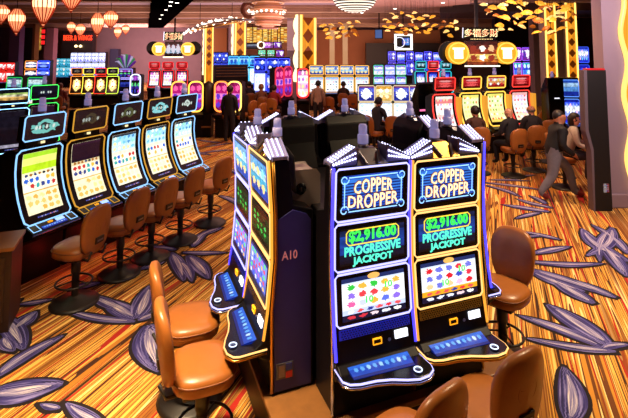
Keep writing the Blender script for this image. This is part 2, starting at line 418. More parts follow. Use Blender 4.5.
def reelmat(nm, seed, s=1.35, strip='c8d4ff', strip2='e8f0ff', pal=['e04048', '8a6ae0', '30c040', 'e8b040', 'f060a0', 'c8d0f8', '5a70e0']):
    return screen(nm, [(0, '101430'), (.14, '101430'), (.145, strip), (.26, strip2), (.28, 'fbfcff'), (.86, 'd6e2ff'), (.9, '1c2c60')],
                  ((5, 3, .05, .95, .28, .88, .34, pal), (5, 1, .04, .96, .02, .13, .34, ['ffffff', '10142c', 'f0d0d8', 'd03040', 'e8ecff']), (6, 1, .05, .95, .15, .26, .33, ['e8303c', '2a3a90', 'ffffff', 'e05050'])), s, .05, 5, seed)
T_REEL = reelmat('reel_screen', 1.0); T_REELB = reelmat('reel_screen_second', 2.0, 1.35, 'f0a820', 'f8c040', ['d82030', 'e03048', '3a4ac0', 'e8b8d8', 'd82030', '6a70d8', 'f0c890'])
T_REELL = screen('tiled_reel_screen', [(0, '141838'), (.14, '3040a0'), (.2, '6a80e8'), (.5, '8aa0ff'), (.88, '2c3c98'), (.95, '10142c')], ((6, 5, .06, .94, .16, .9, .34, ['f05070', 'ffffff', '60f080', '4060ff', 'ffd060', 'c070ff']),), 1.2, .1, 5, 4)
TOUCH = screen('touch_panel', [(0, '04207c'), (.15, '0c48c0'), (.6, '1c6ae4'), (.85, '06288c')], ((9, 1, .05, .95, .3, .75, .3, ['a0d8ff', '60b0ff', 'c8e8ff']),), 1.1, .1)
CU = pm('copper_letters', 'ffd8a0', .4, 0, 'ffe2b0', 1.6)
CUD = pm('copper_letter_edge', '6a2c10', .5, 0, 'b05a1c', .5)
GRN = pm('green_letters', '40ff60', .4, 0, '3cf050', 1.5); TEAL = pm('teal_letters', '60ffe0', .4, 0, '58f0d0', 1.3)
REDL = pm('red_letters', 'ff3020', .4, 0, 'ff3a20', 2.0)
YEL = pm('yellow_slot_mark', 'ffb020', .4, 0, 'ffa818', 1.2)
WHT = pm('white_print', 'd8d4dc', .6)
WLIT = pm('white_lit_panel', 'ffffff', .4, 0, 'e8f0ff', 1.8)
LV = [(0.0, 2.15), (-.027, 1.756), (-.031, 1.41), (0.0, 1.05)]     # protrusion, height
Z0 = .46
def tower(label, rz, loc, ledc, kind, group='three-screen slot machines of the A10 carousel'):
    """origin: middle of the front line at floor level of the plinth; height counted from the floor"""
    p = empty('slot_machine', loc, rz, label, 'slot machine', group)
    W = .63; hw = W / 2; o = -Z0
    LM = {'blue': BLUE_LED, 'gold': GOLD_LED}[ledc]; HL = led('b4b0ff', 2.0) if ledc == 'blue' else led('ffc070', 1.8)
    yz = [(-e, z + o) for e, z in LV]
    body = [(.36, 0), (.36, 1.75 + o), (.20, 1.80 + o), (.16, 2.15 + o), (0, 2.15 + o), (.027, 1.756 + o), (.031, 1.41 + o), (0, 1.05 + o), (-.04, .84 + o), (-.10, .80 + o), (-.10, .76 + o), (.02, .70 + o), (.03, 0)]
    MB().exx(body, -hw, hw).build('cabinet', DARK, p, bev=.008)
    # three displays
    tops = {'F': T_TOP, 'L': T_TOPL, 'B': T_TOP}[kind]; mids = T_MIDL if kind == 'L' else T_MID
    mains = {'F': T_REEL if ledc == 'blue' else T_REELB, 'L': T_REELL, 'B': T_REEL}[kind]
    for nm, a, b, mat, inx, inz in (('top_screen', 0, 1, tops, .065, .06), ('middle_screen', 1, 2, mids, .05, .045), ('main_screen', 2, 3, mains, .06, .045)):
        A = yz[a]; B = yz[b]; L = math.dist(A, B); dy, dz = (B[0] - A[0]) / L, (B[1] - A[1]) / L
        q = lambda s: (A[0] + dy * s, A[1] + dz * s)
        bz = MB().strip(-hw + .012, hw - .012, [q(.012), q(L - .012)], .008).build('screen_bezel', BLACK, p)
        i0, i1 = (inz, L - inz) if nm != 'main_screen' else (.045, L - .04)
        s = MB().strip(-hw + inx, hw - inx, [q(i0), q(i1)], .014).build(nm, mat, p)
        MB().outline(-hw + .012, hw - .012, [q(.010), q(L - .010)], .0072, .012, rc=.022).build('light_frame', HL, p, True)
        c = q(L / 2); th = math.atan2(dy, -dz)
        Mx = Matrix.Translation((0, c[0] - .017, c[1])) @ Matrix.Rotation(th, 4, 'X')
        if kind == 'F' and nm == 'top_screen':
            up_ = lambda a_, b_, X_, Z_: (X_, Z_ + .026 * (1 - a_ * a_) * (b_ + 1) / 2)
            dn_ = lambda a_, b_, X_, Z_: (X_, Z_ - .022 * (1 - a_ * a_) * (1 - b_) / 2)
            for row, zz in (('COPPER', .042), ('DROPPER', -.048)):
                wf = up_ if row == 'COPPER' else dn_
                text(row, 'title_lettering', CUD, s, Mx @ Matrix.Translation((0, .001, zz)), .33 if row == 'COPPER' else .42, .09, .002, .035, 1.05, wf)
                text(row, 'title_lettering', CU, s, Mx @ Matrix.Translation((0, -.003, zz)), .32 if row == 'COPPER' else .41, .08, .002, .012, 1.05, wf)
            fr = MB()
            for sx in (-1, 1):
                for sz in (-1, 1):
                    fr.tube([(sx * (.235 - .035 * math.cos(t) * (1 - t / 12)), 0, sz * (.11 - .035 * math.sin(t) * (1 - t / 12))) for t in [k * .5 for k in range(13)]], .004, 4)
                fr.tube([(sx * .235, 0, -.09), (sx * .235, 0, .09)], .004, 4); fr.tube([(-.2, 0, sx * .122), (.2, 0, sx * .122)], .004, 4)
            o_ = fr.build('scroll_border', pm('pale_blue_scroll', 'a0d8ff', .4, 0, '90ccff', 1.6), s)
            o_.data.transform(Mx)
        if kind == 'F' and nm == 'middle_screen':
            text('$2,916.00', 'jackpot_figures', GRN, s, Mx @ Matrix.Translation((0, 0, .066)), .39, .092, .002, .032)
            text('PROGRESSIVE', 'jackpot_words', TEAL, s, Mx @ Matrix.Translation((0, 0, -.03)), .46, .066, .002, .03)
            text('JACKPOT', 'jackpot_words', TEAL, s, Mx @ Matrix.Translation((0, 0, -.108)), .33, .066, .002, .03)
            f2 = MB().outline(-.215, .215, [(0, .115), (0, .012)], .004, 0, rc=.02).build('jackpot_border', pm('yellow_border', 'ffe040', .4, 0, 'ffe040', 1.2), s); f2.data.transform(Mx)
        if kind == 'F' and nm == 'main_screen':
            f2 = MB().exz([(.05 * math.cos(t * .5236), .02 * math.sin(t * .5236)) for t in range(12)], 0, .002).build('screen_badge', pm('badge_gold', 'e0b060', .4, 0, 'f0b860', 1.2), s)
            f2.data.transform(Mx @ Matrix.Translation((0, 0, .132)) @ Matrix.Rotation(R(90), 4, 'X'))
            for tx, tz in ((-.10, -.02), (.06, .055)):
                text('10', 'reel_figure', GRN, s, Mx @ Matrix.Translation((tx + .06, 0, tz)), .06, .045, .001, .02)
    # chrome and light along the sides
    for sx in (-1, 1):
        x = sx * (hw + .004)
        MB().tube([(x, y - .004, z) for y, z in [(.0, 2.15 + o)] + yz[1:3] + [(0, 1.05 + o), (-.03, .86 + o)]], .011, 6).build('edge_light', LM, p, True)
        MB().tube([(x, y + .03, z) for y, z in [(.0, 2.14 + o)] + yz[1:3] + [(0, 1.05 + o), (.0, .70 + o), (.0, .02)]], .014, 6).build('chrome_trim', CHROME if ledc == 'blue' else GOLDM, p, True)
    # speaker grille, card slot, bill acceptor on the lower panel
    def pan(x0, x1, t0, t1, off):        # t: 0 at screen bottom (z 1.05), 1 at deck (z .84)
        f_ = lambda t: (-.04 * t, 1.05 + o - .21 * t)
        return MB().strip(x0, x1, [f_(t0), f_(t1)], off)
    gm = pm('blue_lit_grille', '1a24a0', .4, 0, '2030d0', .35, .6, 90) if ledc == 'blue' else pm('gold_lit_grille', '6a4812', .4, 0, '7a4c10', .3, .6, 90)
    gr = pan(-hw + .03, hw - .03, .06, .34, .005).build('speaker_grille', gm, p)
    hb = MB()
    for i in range(26):
        for j in range(4):
            t = .10 + j * .065; x = -hw + .05 + i * (W - .10) / 25 + (j % 2) * .008
            hb.box((x, -.04 * t - .007, 1.05 + o - .21 * t), (.010, .004, .006))
    hb.build('grille_holes', BLACK, gr)
    MB().ring(-.03, .04, .905 + o, .945 + o, .004, -.036, -.02).build('card_slot', YEL, p)
    pan(.15, .255, .42, .66, .012).build('bill_acceptor', WLIT, p)
    MB().lathe([(0, 0), (.012, 0), (.012, .006), (0, .006)], 10, (.10, -.03, .92 + o), 0, Matrix.Rotation(R(90), 3, 'X')).build('key_lock', STEEL, p)
    # button deck with a bulge on the player's right
    L = [(-hw, -.0), (-hw - .0, -.13), (-hw + .035, -.17), (-hw + .10, -.19), (-.10, -.20), (.0, -.225), (.10, -.268), (.18, -.292), (.26, -.285), (.315, -.25), (.328, -.21), (.322, -.12), (hw, -.0)]
    dz = .80 + o
    dk = MB().exz(L, dz - .045, dz).build('button_deck', BLACK, p, bev=.006)
    MB().tube([(x, y - .004, dz - .008) for x, y in L], .0065, 6).build('deck_light', HL, dk, True)
    MB().tube([(x, y - .006, dz - .034) for x, y in L], .009, 6).build('deck_trim', CHROME if ledc == 'blue' else GOLDM, dk, True)
    MB().add([(-.24, -.155, dz + .004), (.22, -.175, dz + .004), (.23, -.045, dz + .03), (-.25, -.04, dz + .03), (-.24, -.155, dz - .002), (.22, -.175, dz - .002), (.23, -.03, dz - .002), (-.25, -.03, dz - .002)],
             [(0, 1, 2, 3), (4, 5, 1, 0), (5, 6, 2, 1), (6, 7, 3, 2), (7, 4, 0, 3)], 0, [[(0, 0), (1, 0), (1, 1), (0, 1)]] + [[(.5, .05)] * 4] * 4).build('touch_panel', TOUCH, dk)
    sb = MB().lathe([(0, .012), (.03, .012), (.034, .004), (.034, 0)], 18, (.205, -.235, dz)).build('spin_button', pm('spin_button_dark', '1a2048', .2), dk, True)
    MB().lathe([(.024, .012), (.024, .016), (.031, .016), (.031, .012)], 18, (.205, -.235, dz)).build('button_ring', led('d8e4ff', 2), sb, True)
    # crest
    zt = 2.15 + o
    cr = MB().add([(-.13, .0, zt), (.13, .0, zt), (.07, .10, zt + .10), (-.07, .10, zt + .10), (-.15, .17, zt), (.15, .17, zt), (.08, .17, zt + .10), (-.08, .17, zt + .10)],
                  [(0, 1, 2, 3), (3, 2, 6, 7), (1, 5, 6, 2), (4, 0, 3, 7), (5, 4, 7, 6)]).build('crest', STEEL if ledc == 'blue' else GOLDM, p, bev=.004)
    for sx in (-1, 1):
        MB().tube([(sx * .05, -.005, zt + .01), (sx * .085, .07, zt + .085)], .010, 6).build('crest_strut', STEEL, cr)
        xi, xo = sx * .13, sx * .325
        wd = MB().exy([(xi, zt), (xo, zt), (xo, zt + .025), (xi, zt + .125)], .02, .15).build('light_wedge', pm('lilac_plastic', '8a86b8', .35), cr, bev=.008)
        lb = MB()
        lb.exy([(xi, zt + .02), (xo, zt + .004), (xo, zt + .026), (xi, zt + .127)], .012, .148, 1)
        for i in range(9):
            t = (i + .5) / 9; x = xi + (xo - xi) * t; z = zt + .128 - .10 * t
            for y in (.03, .07, .11): lb.lathe([(0, .013), (.006, .010), (.008, 0)], 6, (x, y, z))
            for q in (.35, .72): lb.lathe([(0, .010), (.007, .008), (.008, 0)], 6, (x, .012, zt + .015 + (z - zt - .02) * q), 0, Matrix.Rotation(R(90), 3, 'X'))
        lb.build('led_cluster', [led('d4d4ff', 3.2), pm('lilac_plastic', '8a86b8', .35)], wd)
    MB().exx([(.16, zt - .2), (.25, zt - .3), (.23, zt + .0), (.16, zt + .09)], -.26, .26).build('rear_housing', pm('grey_housing', '19161a', .5), p, bev=.02)
    candle(p, 0, .16, zt + .09, 1.0)
    if kind == 'B':    # the rear of a machine that faces away
        MB().exx([(.16, .2), (.372, .2), (.372, 1.72 + o), (.17, 2.1 + o)], -.24, .24).build('rear_door', DARK, p, bev=.01)
    return p
# --- curved single-screen machine with a sloping top box
LP = [(-.08, 1.688), (-.10, 1.56), (-.105, 1.42), (-.085, 1.25), (-.03, 1.08), (.05, .92), (.146, .781)]
def curved(label, loc, rz, ledm, main, topm, group=None, detail=True, s=1.0, w=.696, bw=.606, candle_on=True, darktop=None, body=None, title=None):
    p = empty('slot_machine', loc, rz, label, 'slot machine', group); p.scale = (s, s, s)
    hw = w / 2 - .008; hb = bw / 2
    front = [(-e, z) for e, z in LP]
    cab = [(.45, 0), (.45, 1.6), (.20, 1.70)] + front + [(-.30, .715), (-.31, .665), (-.14, .60), (.02, .50), (.05, 0)]
    MB().exx(cab, -hw, hw).build('cabinet', body or DARK, p, bev=.008 if detail else 0)
    r_ = .011 if detail else .02
    MB().outline(-hw + .015, hw - .015, front, r_, .008, rc=.05).build('light_frame', ledm, p, True)
    pts = front
    def sub(a, b, k=8):
        L = [0]
        for i in range(1, len(pts)): L.append(L[-1] + math.dist(pts[i], pts[i - 1]))
        o = []
        for j in range(k):
            t = (a + (b - a) * j / (k - 1)) * L[-1]
            for i in range(1, len(pts)):
                if L[i] >= t - 1e-9:
                    f = (t - L[i - 1]) / (L[i] - L[i - 1]); o.append((pts[i - 1][0] + (pts[i][0] - pts[i - 1][0]) * f, pts[i - 1][1] + (pts[i][1] - pts[i - 1][1]) * f)); break
        return o
    MB().strip(-hw + .03, hw - .03, sub(.01, .99), .004).build('screen_bezel', BLACK, p)
    sm = MB().strip(-hw + .10, hw - .10, sub(.06, .88), .009).build('main_screen', main, p)
    # deck
    dk = MB().strip(-hw + .01, hw - .01, [(-.150, .775), (-.30, .716)], .006).build('button_deck', BLACK, p)
    if detail:
        for sx in (-1, 1):
            MB().tube([(sx * (hw - .03), -.165, .779), (sx * (hw - .03), -.285, .731), (sx * (hw - .13), -.285, .731), (sx * (hw - .13), -.165, .779)], .006, 5, True).build('deck_light', ledm, dk)
        MB().ring(-.06, .0, -.012, .012, .005, -.004, .004).build('card_slot', YEL, dk).data.transform(Matrix.Translation((0, -.2, .768)) @ Matrix.Rotation(R(-65), 4, 'X'))
        MB().strip(.05, .16, [(-.175, .772), (-.225, .752)], .010).build('bill_acceptor', led('90b0ff', 2.0), dk)
        MB().strip(-.18, .16, [(-.235, .748), (-.285, .729)], .010).build('touch_panel', TOUCH, dk)
        MB().tube([(-hw, -.306, .70), (hw, -.306, .70)], .012, 6).build('deck_trim', pm('blue_steel', '6a88c8', .25, .8), dk)
        MB().strip(-.15, .15, sub(.915, .95, 2), .008).build('screen_strip', screen('strip_text', [(0, '0a0a1c'), (.5, '1a1a40')], ((12, 1, .02, .98, .2, .8, .36, ['c0c8ff', '5060d0', 'f0a0c0']),), 1.0, 0), sm)
    # top box on a short neck
    MB().exx([(.06, 1.66), (.24, 1.66), (.22, 1.84), (.09, 1.84)], -hb * .7, hb * .7).build('neck', BLACK, p)
    bx = [(0, 2.137), (.10, 2.14), (.14, 1.80), (.045, 1.786)]
    tb = MB().exx([(.0, 2.137), (.11, 2.125), (.15, 1.80), (.039, 1.793)], -hb, hb).build('top_box', BLACK, p, bev=.01 if detail else 0)
    MB().strip(-hb + .035, hb - .035, [(.003, 2.105), (.036, 1.825)], .004).build('top_screen', topm, tb)
    MB().outline(-hb + .012, hb - .012, [(.0, 2.128), (.038, 1.802)], r_ * .9, .006, rc=.03).build('light_frame', ledm, tb, True)
    if title:
        text(title, 'title_lettering', title_mats[0], tb, Matrix.Translation((0, .013, 1.965)) @ Matrix.Rotation(R(-6.7), 4, 'X'), .36, .10, .002)
    if detail:
        MB().box((0, .05, 1.755), (.05, .02, .03)).build('badge', led('f0d8a0', 1.5), p)
    if candle_on: candle(p, 0, .09, 2.12, 1.25 if detail else 1.3)
    return p
title_mats = [pm('pale_title', 'b0e8e0', .4, 0, 'a0e0d8', .9)]
# --- two-screen upright for the far rows
def upright(label, loc, rz, w, h, framem, main, topm, group=None, body=None, s=1.0, gap=False, candle_on=False, splits=(.36, .70, .735, .97)):
    p = empty('slot_machine', loc, rz, label, 'slot machine', group); hw = w / 2 - .012
    a, b, c, d = (k * h for k in splits); ft = max(.022, w * .05)
    MB().exx([(.5, 0), (.5, h), (.06, h), (.02, c), (.03, b), (0, a), (-.22, a - .06), (-.22, a - .11), (.02, a - .2), (.04, 0)], -hw, hw).build('cabinet', body or DARK, p)
    MB().strip(-hw + ft, hw - ft, [(.028, b - ft), (.002, a + ft)], .006).build('main_screen', main, p)
    fr = MB()
    fr.outline(-hw + .01, hw - .01, [(.03, b), (.0, a)], ft * .5, .005, rc=.04); fr.build('light_frame', framem, p, True)
    t = MB().strip(-hw + ft, hw - ft, [(.055, d - ft * .7), (.022, c + ft * .7)], .006).build('top_screen', topm, p)
    MB().outline(-hw + .01, hw - .01, [(.06, d), (.02, c)], ft * .5, .005, rc=.03).build('top_light_frame', framem, p, True)
    MB().strip(-hw + .04, hw - .04, [(-.03, a - .004), (-.21, a - .055)], .006).build('button_deck', led('4050a0', .5), p)
    if candle_on: candle(p, 0, .2, h - .02, 1.3)
    return p
# --- portrait machine with a rounded glowing frame
def oval(label, loc, rz, w, h, framem, main, group=None, z0=None):
    p = empty('slot_machine', loc, rz, label, 'slot machine', group); hw = w / 2
    zb = z0 if z0 is not None else h * .46
    MB().exx([(.4, 0), (.4, h * .97), (.08, h), (.0, h), (.03, h * .7), (-.03, zb), (-.2, zb - .08), (-.2, zb - .13), (.05, zb - .25), (.08, 0)], -hw, hw).build('cabinet', DARK, p)
    def ro(q, y):
        pts = []; r = w * .34
        for cx, cz, a0 in ((hw - q - r, h - q - r, 0), (-hw + q + r, h - q - r, 90), (-hw + q + r, zb + q + r, 180), (hw - q - r, zb + q + r, 270)):
            for k in range(5): pts.append((cx + r * math.cos(R(a0 + 22.5 * k)), y, cz + r * math.sin(R(a0 + 22.5 * k))))
        return pts
    q = ro(.05, 0); n_ = len(q)
    MB().add([(x, -.05, z) for x, y, z in q] + [(x, .0, z) for x, y, z in q], [tuple(range(n_))[::-1]] + [(i, (i + 1) % n_, n_ + (i + 1) % n_, n_ + i) for i in range(n_)], 0,
             [[(x / w + .5, (z - zb) / (h - zb)) for x, y, z in q][::-1]] + [[(.5, .5)] * 4] * n_).build('main_screen', main, p)
    MB().tube(ro(.02, -.05), .028, 6, True).build('light_frame', framem, p, True)
    return p
# ------------------------------------------------------------------ the A10 carousel
A = .372
U = Vector((math.cos(A), math.sin(A), 0)); V = Vector((-math.sin(A), math.cos(A), 0)); O = Vector((.143, 3.39, 0))
def cp(u, v, z=0): return O + U * u + V * v + Vector((0, 0, z))
pl = empty('carousel_plinth', cp(.65, 1.03), A, 'low tan topped plinth carrying the machines of the A10 carousel', 'plinth')
top = MB().box((0, 0, Z0 - .02), (2.10, 2.14, .04)).build('plinth_top', pm('tan_laminate', '84562a', .45, 0, None, 0, .3, 14), pl, bev=.006)
MB().box((0, 0, (Z0 - .04) / 2), (1.98, 2.02, Z0 - .04)).build('plinth_body', pm('dark_bronze_panel', '2a1a14', .5, 0, None, 0, .2, 5), pl)
MB().box((0, 0, Z0 - .05), (2.06, 2.10, .02)).build('gold_edging', GOLDM, pl)
tower('slot machine with blue light frames, left of the two facing the camera', A, cp(.315, 0, Z0), 'blue', 'F')
tower('slot machine with gold light frames, right of the two facing the camera', A, cp(.975, 0, Z0), 'gold', 'F')
B_ = A - R(90)
lt = tower('slot machine with gold light frames and dark side panel marked A10', B_, cp(-.373, .695, Z0), 'gold', 'L')
lf = tower('slot machine with blue light frames, seen edge-on behind the A10 machine', B_, cp(-.373, 1.355, Z0), 'blue', 'L')
# side panel with A10 (local +x of the near left machine faces the camera)
sp = MB().exx([(.34, .02), (.34, 1.22), (.30, 1.27), (.19, 1.31), (.06, 1.24), (.045, .9), (.03, .6), (.05, .25), (.05, .02)], .316, .324).build('side_panel', NAVY, lt, bev=.003)
text('A10', 'bank_number', pm('rose_print', 'e0a0a0', .6, 0, 'd07a80', .3), sp, Matrix.Translation((.326, .165, .98)) @ Matrix.Rotation(R(90), 4, 'Z'), .125, .065, .001, .012)
pk = MB().box((.327, .13, .16), (.006, .13, .11)).build('notice_plate', pm('notice_grey', '585860', .5), sp)
MB().box((.331, .105, .16), (.004, .045, .08)).build('notice_lock', STEEL, pk)
MB().box((.331, .162, .185), (.004, .05, .045)).build('notice_sticker', pm('blue_sticker', '2a3a90', .5), pk)
MB().box((.331, .162, .13), (.004, .05, .045)).build('notice_sticker', pm('red_sticker', 'd03028', .5), pk)
for i, u in enumerate((.315, .975)):
    tower(['slot machine turned away from the camera at the carousel rear, left one of the pair', 'slot machine turned away from the camera at the carousel rear, right one of the pair'][i], A + R(180), cp(u, 2.06, Z0), 'blue', 'B')
for i, v in enumerate((.695, 1.355)):
    tower(['slot machine with blue side lights on the carousel side beside the right-hand chair', 'farther slot machine on the right side of the carousel, its dark back showing'][i], A + R(90), cp(1.673, v, Z0), 'blue', 'B')
# filler cabinets between the machines
fc = empty('filler_cabinet', cp(.65, 1.03, Z0), A, 'dark filler cabinet in the middle of the A10 carousel', 'cabinet')
MB().box((0, 0, .62), (1.26, 1.26, 1.24)).build('body', DARK, fc, bev=.01)
MB().box((0, 0, 1.255), (1.22, 1.22, .03)).build('lid', pm('grey_housing', '19161a', .5), fc, bev=.01)
lb = empty('lock_box', cp(-.03, .56, Z0), A, 'grey corner box with round lock beside the A10 panel', 'cabinet')
MB().exy([(-.22, 1.30), (.025, 1.30), (.025, 0), (.14, 0), (.14, 1.50), (.11, 1.54), (-.17, 1.54), (-.22, 1.49)], .0, .27).build('body', pm('warm_grey_metal', 'a89894', .45, .3, None, 0, .15, 5), lb, bev=.012)
lk = MB().lathe([(0, .012), (.042, .012), (.048, 0)], 18, (-.02, .0, 1.40), 0, Matrix.Rotation(R(90), 3, 'X')).build('lock', BLACK, lb, True)
MB().box((-.02, -.014, 1.40), (.012, .006, .04)).build('keyhole', STEEL, lk)
# ------------------------------------------------------------------ chairs
def cushion(w, d, h, z, ex=3.0, top=.35, nseg=28):
    mb = MB(); rings = []
    prof = [(.86, 0), (.97, h * .15), (1.0, h * .45), (.985, h * .75), (.9, h * .95), (.6, h * 1.04), (.0, h * 1.06)]
    vs = []
    for s, zz in prof:
        for k in range(nseg):
            a = 2 * math.pi * k / nseg; c, q = math.cos(a), math.sin(a)
            r = (abs(c) ** ex + abs(q) ** ex) ** (-1 / ex)
            vs.append((w / 2 * s * r * c, d / 2 * s * r * q, z + zz))
    fs = [(i * nseg + k, i * nseg + (k + 1) % nseg, (i + 1) * nseg + (k + 1) % nseg, (i + 1) * nseg + k) for i in range(len(prof) - 1) for k in range(nseg)]
    fs.append(tuple(range(nseg))[::-1])
    return mb.add(vs, fs)
def backrest(w, h, t, z, y, lean, mat_front=0):
    mb = MB(); nseg = 32; vs = []
    layers = [(.90, 0), (.98, t * .2), (1.0, t * .5), (.98, t * .8), (.90, t), (.45, t * 1.08), (0, t * 1.1)]
    layers = [(0, -t * .1), (.45, -t * .08)] + layers
    for s, yy in layers:
        for k in range(nseg):
            a = 2 * math.pi * k / nseg; c, q = math.cos(a), math.sin(a); ex = 2.7
            r = (abs(c) ** ex + abs(q) ** ex) ** (-1 / ex)
            X = w / 2 * r * c * s; Zr = h / 2 * r * q * s
            X *= (.90 + .16 * (Zr / h + .3))           # a little wider above
            Y = yy - .16 * X * X / (w * .5) + lean * (Zr + h / 2)
            vs.append((X, y + Y, z + h / 2 + Zr))
    fs = [(i * nseg + k, i * nseg + (k + 1) % nseg, (i + 1) * nseg + (k + 1) % nseg, (i + 1) * nseg + k) for i in range(len(layers) - 1) for k in range(nseg)]
    return mb.add(vs, [f[::-1] for f in fs])
def make_chair(label):
    t = empty('casino_chair', (0, 0, 0), 0, label, 'chair')
    MB().lathe([(0, 0), (.27, 0), (.275, .015), (.24, .035), (.10, .06), (.05, .09), (0, .09)], 28).build('base', CHARC, t, True)
    MB().lathe([(.042, .08), (.042, .34), (.052, .35), (.052, .53), (.0, .53)], 16).build('pedestal', CHARC, t, True)
    fr = MB().tube([(.20 * math.cos(2 * math.pi * k / 24), .20 * math.sin(2 * math.pi * k / 24) - .02, .24) for k in range(24)], .012, 6, True)
    for a in (90, 210, 330): fr.tube([(0, 0, .26), (.2 * math.cos(R(a)), .2 * math.sin(R(a)) - .02, .24)], .009, 5)
    fr.build('foot_ring', CHARC, t, True)
    st = cushion(.50, .47, .13, .565).build('seat', TAN, t, True)
    MB().tube([(.248 * (abs(math.cos(a)) ** 3 + abs(math.sin(a)) ** 3) ** (-1 / 3) * math.cos(a), .233 * (abs(math.cos(a)) ** 3 + abs(math.sin(a)) ** 3) ** (-1 / 3) * math.sin(a), .652) for a in [2 * math.pi * k / 32 for k in range(32)]], .006, 5, True).build('piping', TANS, st, True)
    MB().box((0, .0, .55), (.34, .32, .04)).build('seat_pan', CHARC, t, bev=.01)
    bk = backrest(.47, .56, .075, .60, .215, .13).build('backrest', TAN, t, True)
    yb = lambda z: .215 + .075 * 1.1 + .13 * (z - .60)
    pq = MB().box((0, yb(.76) + .002, .76), (.13, .02, .075), 0, Matrix.Rotation(R(-7.4), 3, 'X')).build('back_plaque', CHARC, bk, bev=.004)
    MB().box((0, yb(.76) + .012, .757), (.09, .006, .02), 0, Matrix.Rotation(R(-7.4), 3, 'X')).build('plaque_plate', STEEL, pq)
    cr = MB()                                       # pressed circular emblem
    for rr in (.085, .055):
        cr.tube([(rr * math.cos(2 * math.pi * k / 20), yb(.93 + rr * .9 * math.sin(2 * math.pi * k / 20)) - .008 - .1 * (rr * math.cos(2 * math.pi * k / 20)) ** 2, .93 + rr * .9 * math.sin(2 * math.pi * k / 20)) for k in range(20)], .004, 4, True)
    for a in (20, 140, 260): cr.tube([(0, yb(.93) - .006, .93), (.07 * math.cos(R(a)), yb(.93 + .06 * math.sin(R(a))) - .008, .93 + .06 * math.sin(R(a)))], .005, 4)
    cr.build('back_emblem', TANS, bk, True)
    for sx in (-.12, .12): MB().tube([(sx, .10, .565), (sx, .27, .56), (sx, .315, .66)], .014, 6).build('back_bracket', CHARC, t, True)
    return t
chair0 = None
def chair(x, y, face, label, group=None):
    """face: direction (dx,dy) a sitter looks towards"""
    global chair0
    if chair0 is None: chair0 = t = make_chair(label)
    else: t = copy_tree(chair0)
    t.location = (x, y, 0); t.rotation_euler = (0, 0, math.atan2(face[0], -face[1])); t['label'] = label
    if group: t['group'] = group
    elif 'group' in t: del t['group']
    return t
CG = 'tan casino chairs around the A10 carousel'
chair(1.13, 3.28, (-.5, .86), 'tan chair with round back emblem at bottom right, facing the gold-framed machine', CG)
chair(.54, 2.96, (-.6, .8), 'tan chair cut off by the bottom edge, in front of the blue-framed machine', CG)
chair(-.83, 3.66, (.93, .36), 'tan chair nearest the A10 panel, seen from its side', CG)
chair(-1.07, 4.24, (.94, .33), 'tan chair behind the one at the A10 machine, partly hidden by it', CG)
chair(1.84, 4.76, (-.74, -.67), 'tan chair right of the carousel, its back against the open carpet', CG)
# ------------------------------------------------------------------ left bank of five curved machines
AL = 1.149; LU = Vector((math.cos(AL), math.sin(AL), 0)); LN = Vector((math.sin(AL), -math.cos(AL), 0)); L0 = Vector((-3.599, 6.335, 0))
def big(nm, bands, seed, s=1.4):
    return screen(nm, bands, ((5, 3, .03, .97, .02, .33, .36, ['e8c068', 'f4d890', 'd8a848', 'f8ecc0', 'e0b458']), (6, 2, .03, .97, .40, .60, .36, ['2a60c8', 'f0b040', '30a0a0', 'ffffff', 'c03030', '304080']), (7, 1, .05, .95, .60, .67, .33, ['101828', '2a3a70', 'a06020'])), s, .12, 7, seed)
S1 = big('cloud_meadow_screen', [(0, 'fff0c4'), (.35, 'e0a850'), (.37, 'fff6dc'), (.62, 'f0e8c0'), (.68, 'b8e020'), (.8, 'e8f47a'), (.92, 'a0d42a')], 1)
S2 = big('dark_attract_screen', [(0, 'fff0c4'), (.33, 'e8b060'), (.35, 'fff2d8'), (.60, 'e0d0a0'), (.66, '1c0a1c'), (.95, '2a1028')], 2)
def bl(nm, seed):
    return screen(nm, [(0, 'fff4d8'), (.34, 'f0c070'), (.36, 'fdf6e4'), (.60, 'f4ecd0'), (.66, 'c8f0f0'), (.8, 'a0dcf0'), (.95, '203848')],
                  ((5, 3, .03, .97, .02, .33, .36, ['e8c068', 'f4d890', 'd8a848', 'f8ecc0']), (6, 2, .03, .97, .40, .60, .36, ['2a60c8', 'f0b040', '30a0a0', 'ffffff', 'c03030']), (5, 3, .02, .98, .66, .98, .3, ['f0fff0', '70c0e8', 'f8e8a0', '4a90c8', '90e0c0'])), 1.4, .12, 7, seed)
S3, S4, S5 = bl('tile_screen_a', 3), bl('tile_screen_b', 4), bl('tile_screen_c', 5)
def dim_title(nm, hexes, seed, strength=.8, r=.33):
    return screen(nm, [(0, '0c0c1c'), (.5, '141628'), (1, '0c0c1c')], ((1, 1, .10, .90, .12, .88, r, hexes), (1, 1, .2, .8, .28, .72, r * .8, ['1c2c34']), (6, 1, .22, .78, .36, .62, .38, hexes + ['e0f0e8'])), strength, .2, 9, seed)
TS = [dim_title('teal_title', ['78d0c8'], 1, .9, .42), dim_title('bronze_title', ['54503c'], 2, .5), dim_title('olive_title', ['5a6a40'], 3, .6), dim_title('cyan_title', ['90e0e8'], 4, .9, .42), dim_title('crest_title', ['d8e8e0'], 5, .9, .22)]
ICE = led('88c0f8', 1.6); AMB = led('d89a30', 1.1)
LB = [('slot machine with ice-blue frame and yellow-green top picture, nearest of the left bank', ICE, S1, TS[0]), ('slot machine with amber frame and dark top picture, second of the left bank', AMB, S2, TS[1]),
      ('slot machine with ice-blue frame, middle one of the left bank of five', ICE, S3, TS[2]), ('slot machine with amber frame and teal top title, fourth of the left bank', AMB, S4, TS[3]),
      ('slot machine with ice-blue frame at the aisle end of the left bank', ICE, S5, TS[4])]
for i, (lab, ld, sm_, ts) in enumerate(LB):
    curved(lab, L0 + LU * (.724 * i), AL, ld, sm_, ts, 'curved slot machines of the left bank')
CL = 'tan chairs along the left bank'
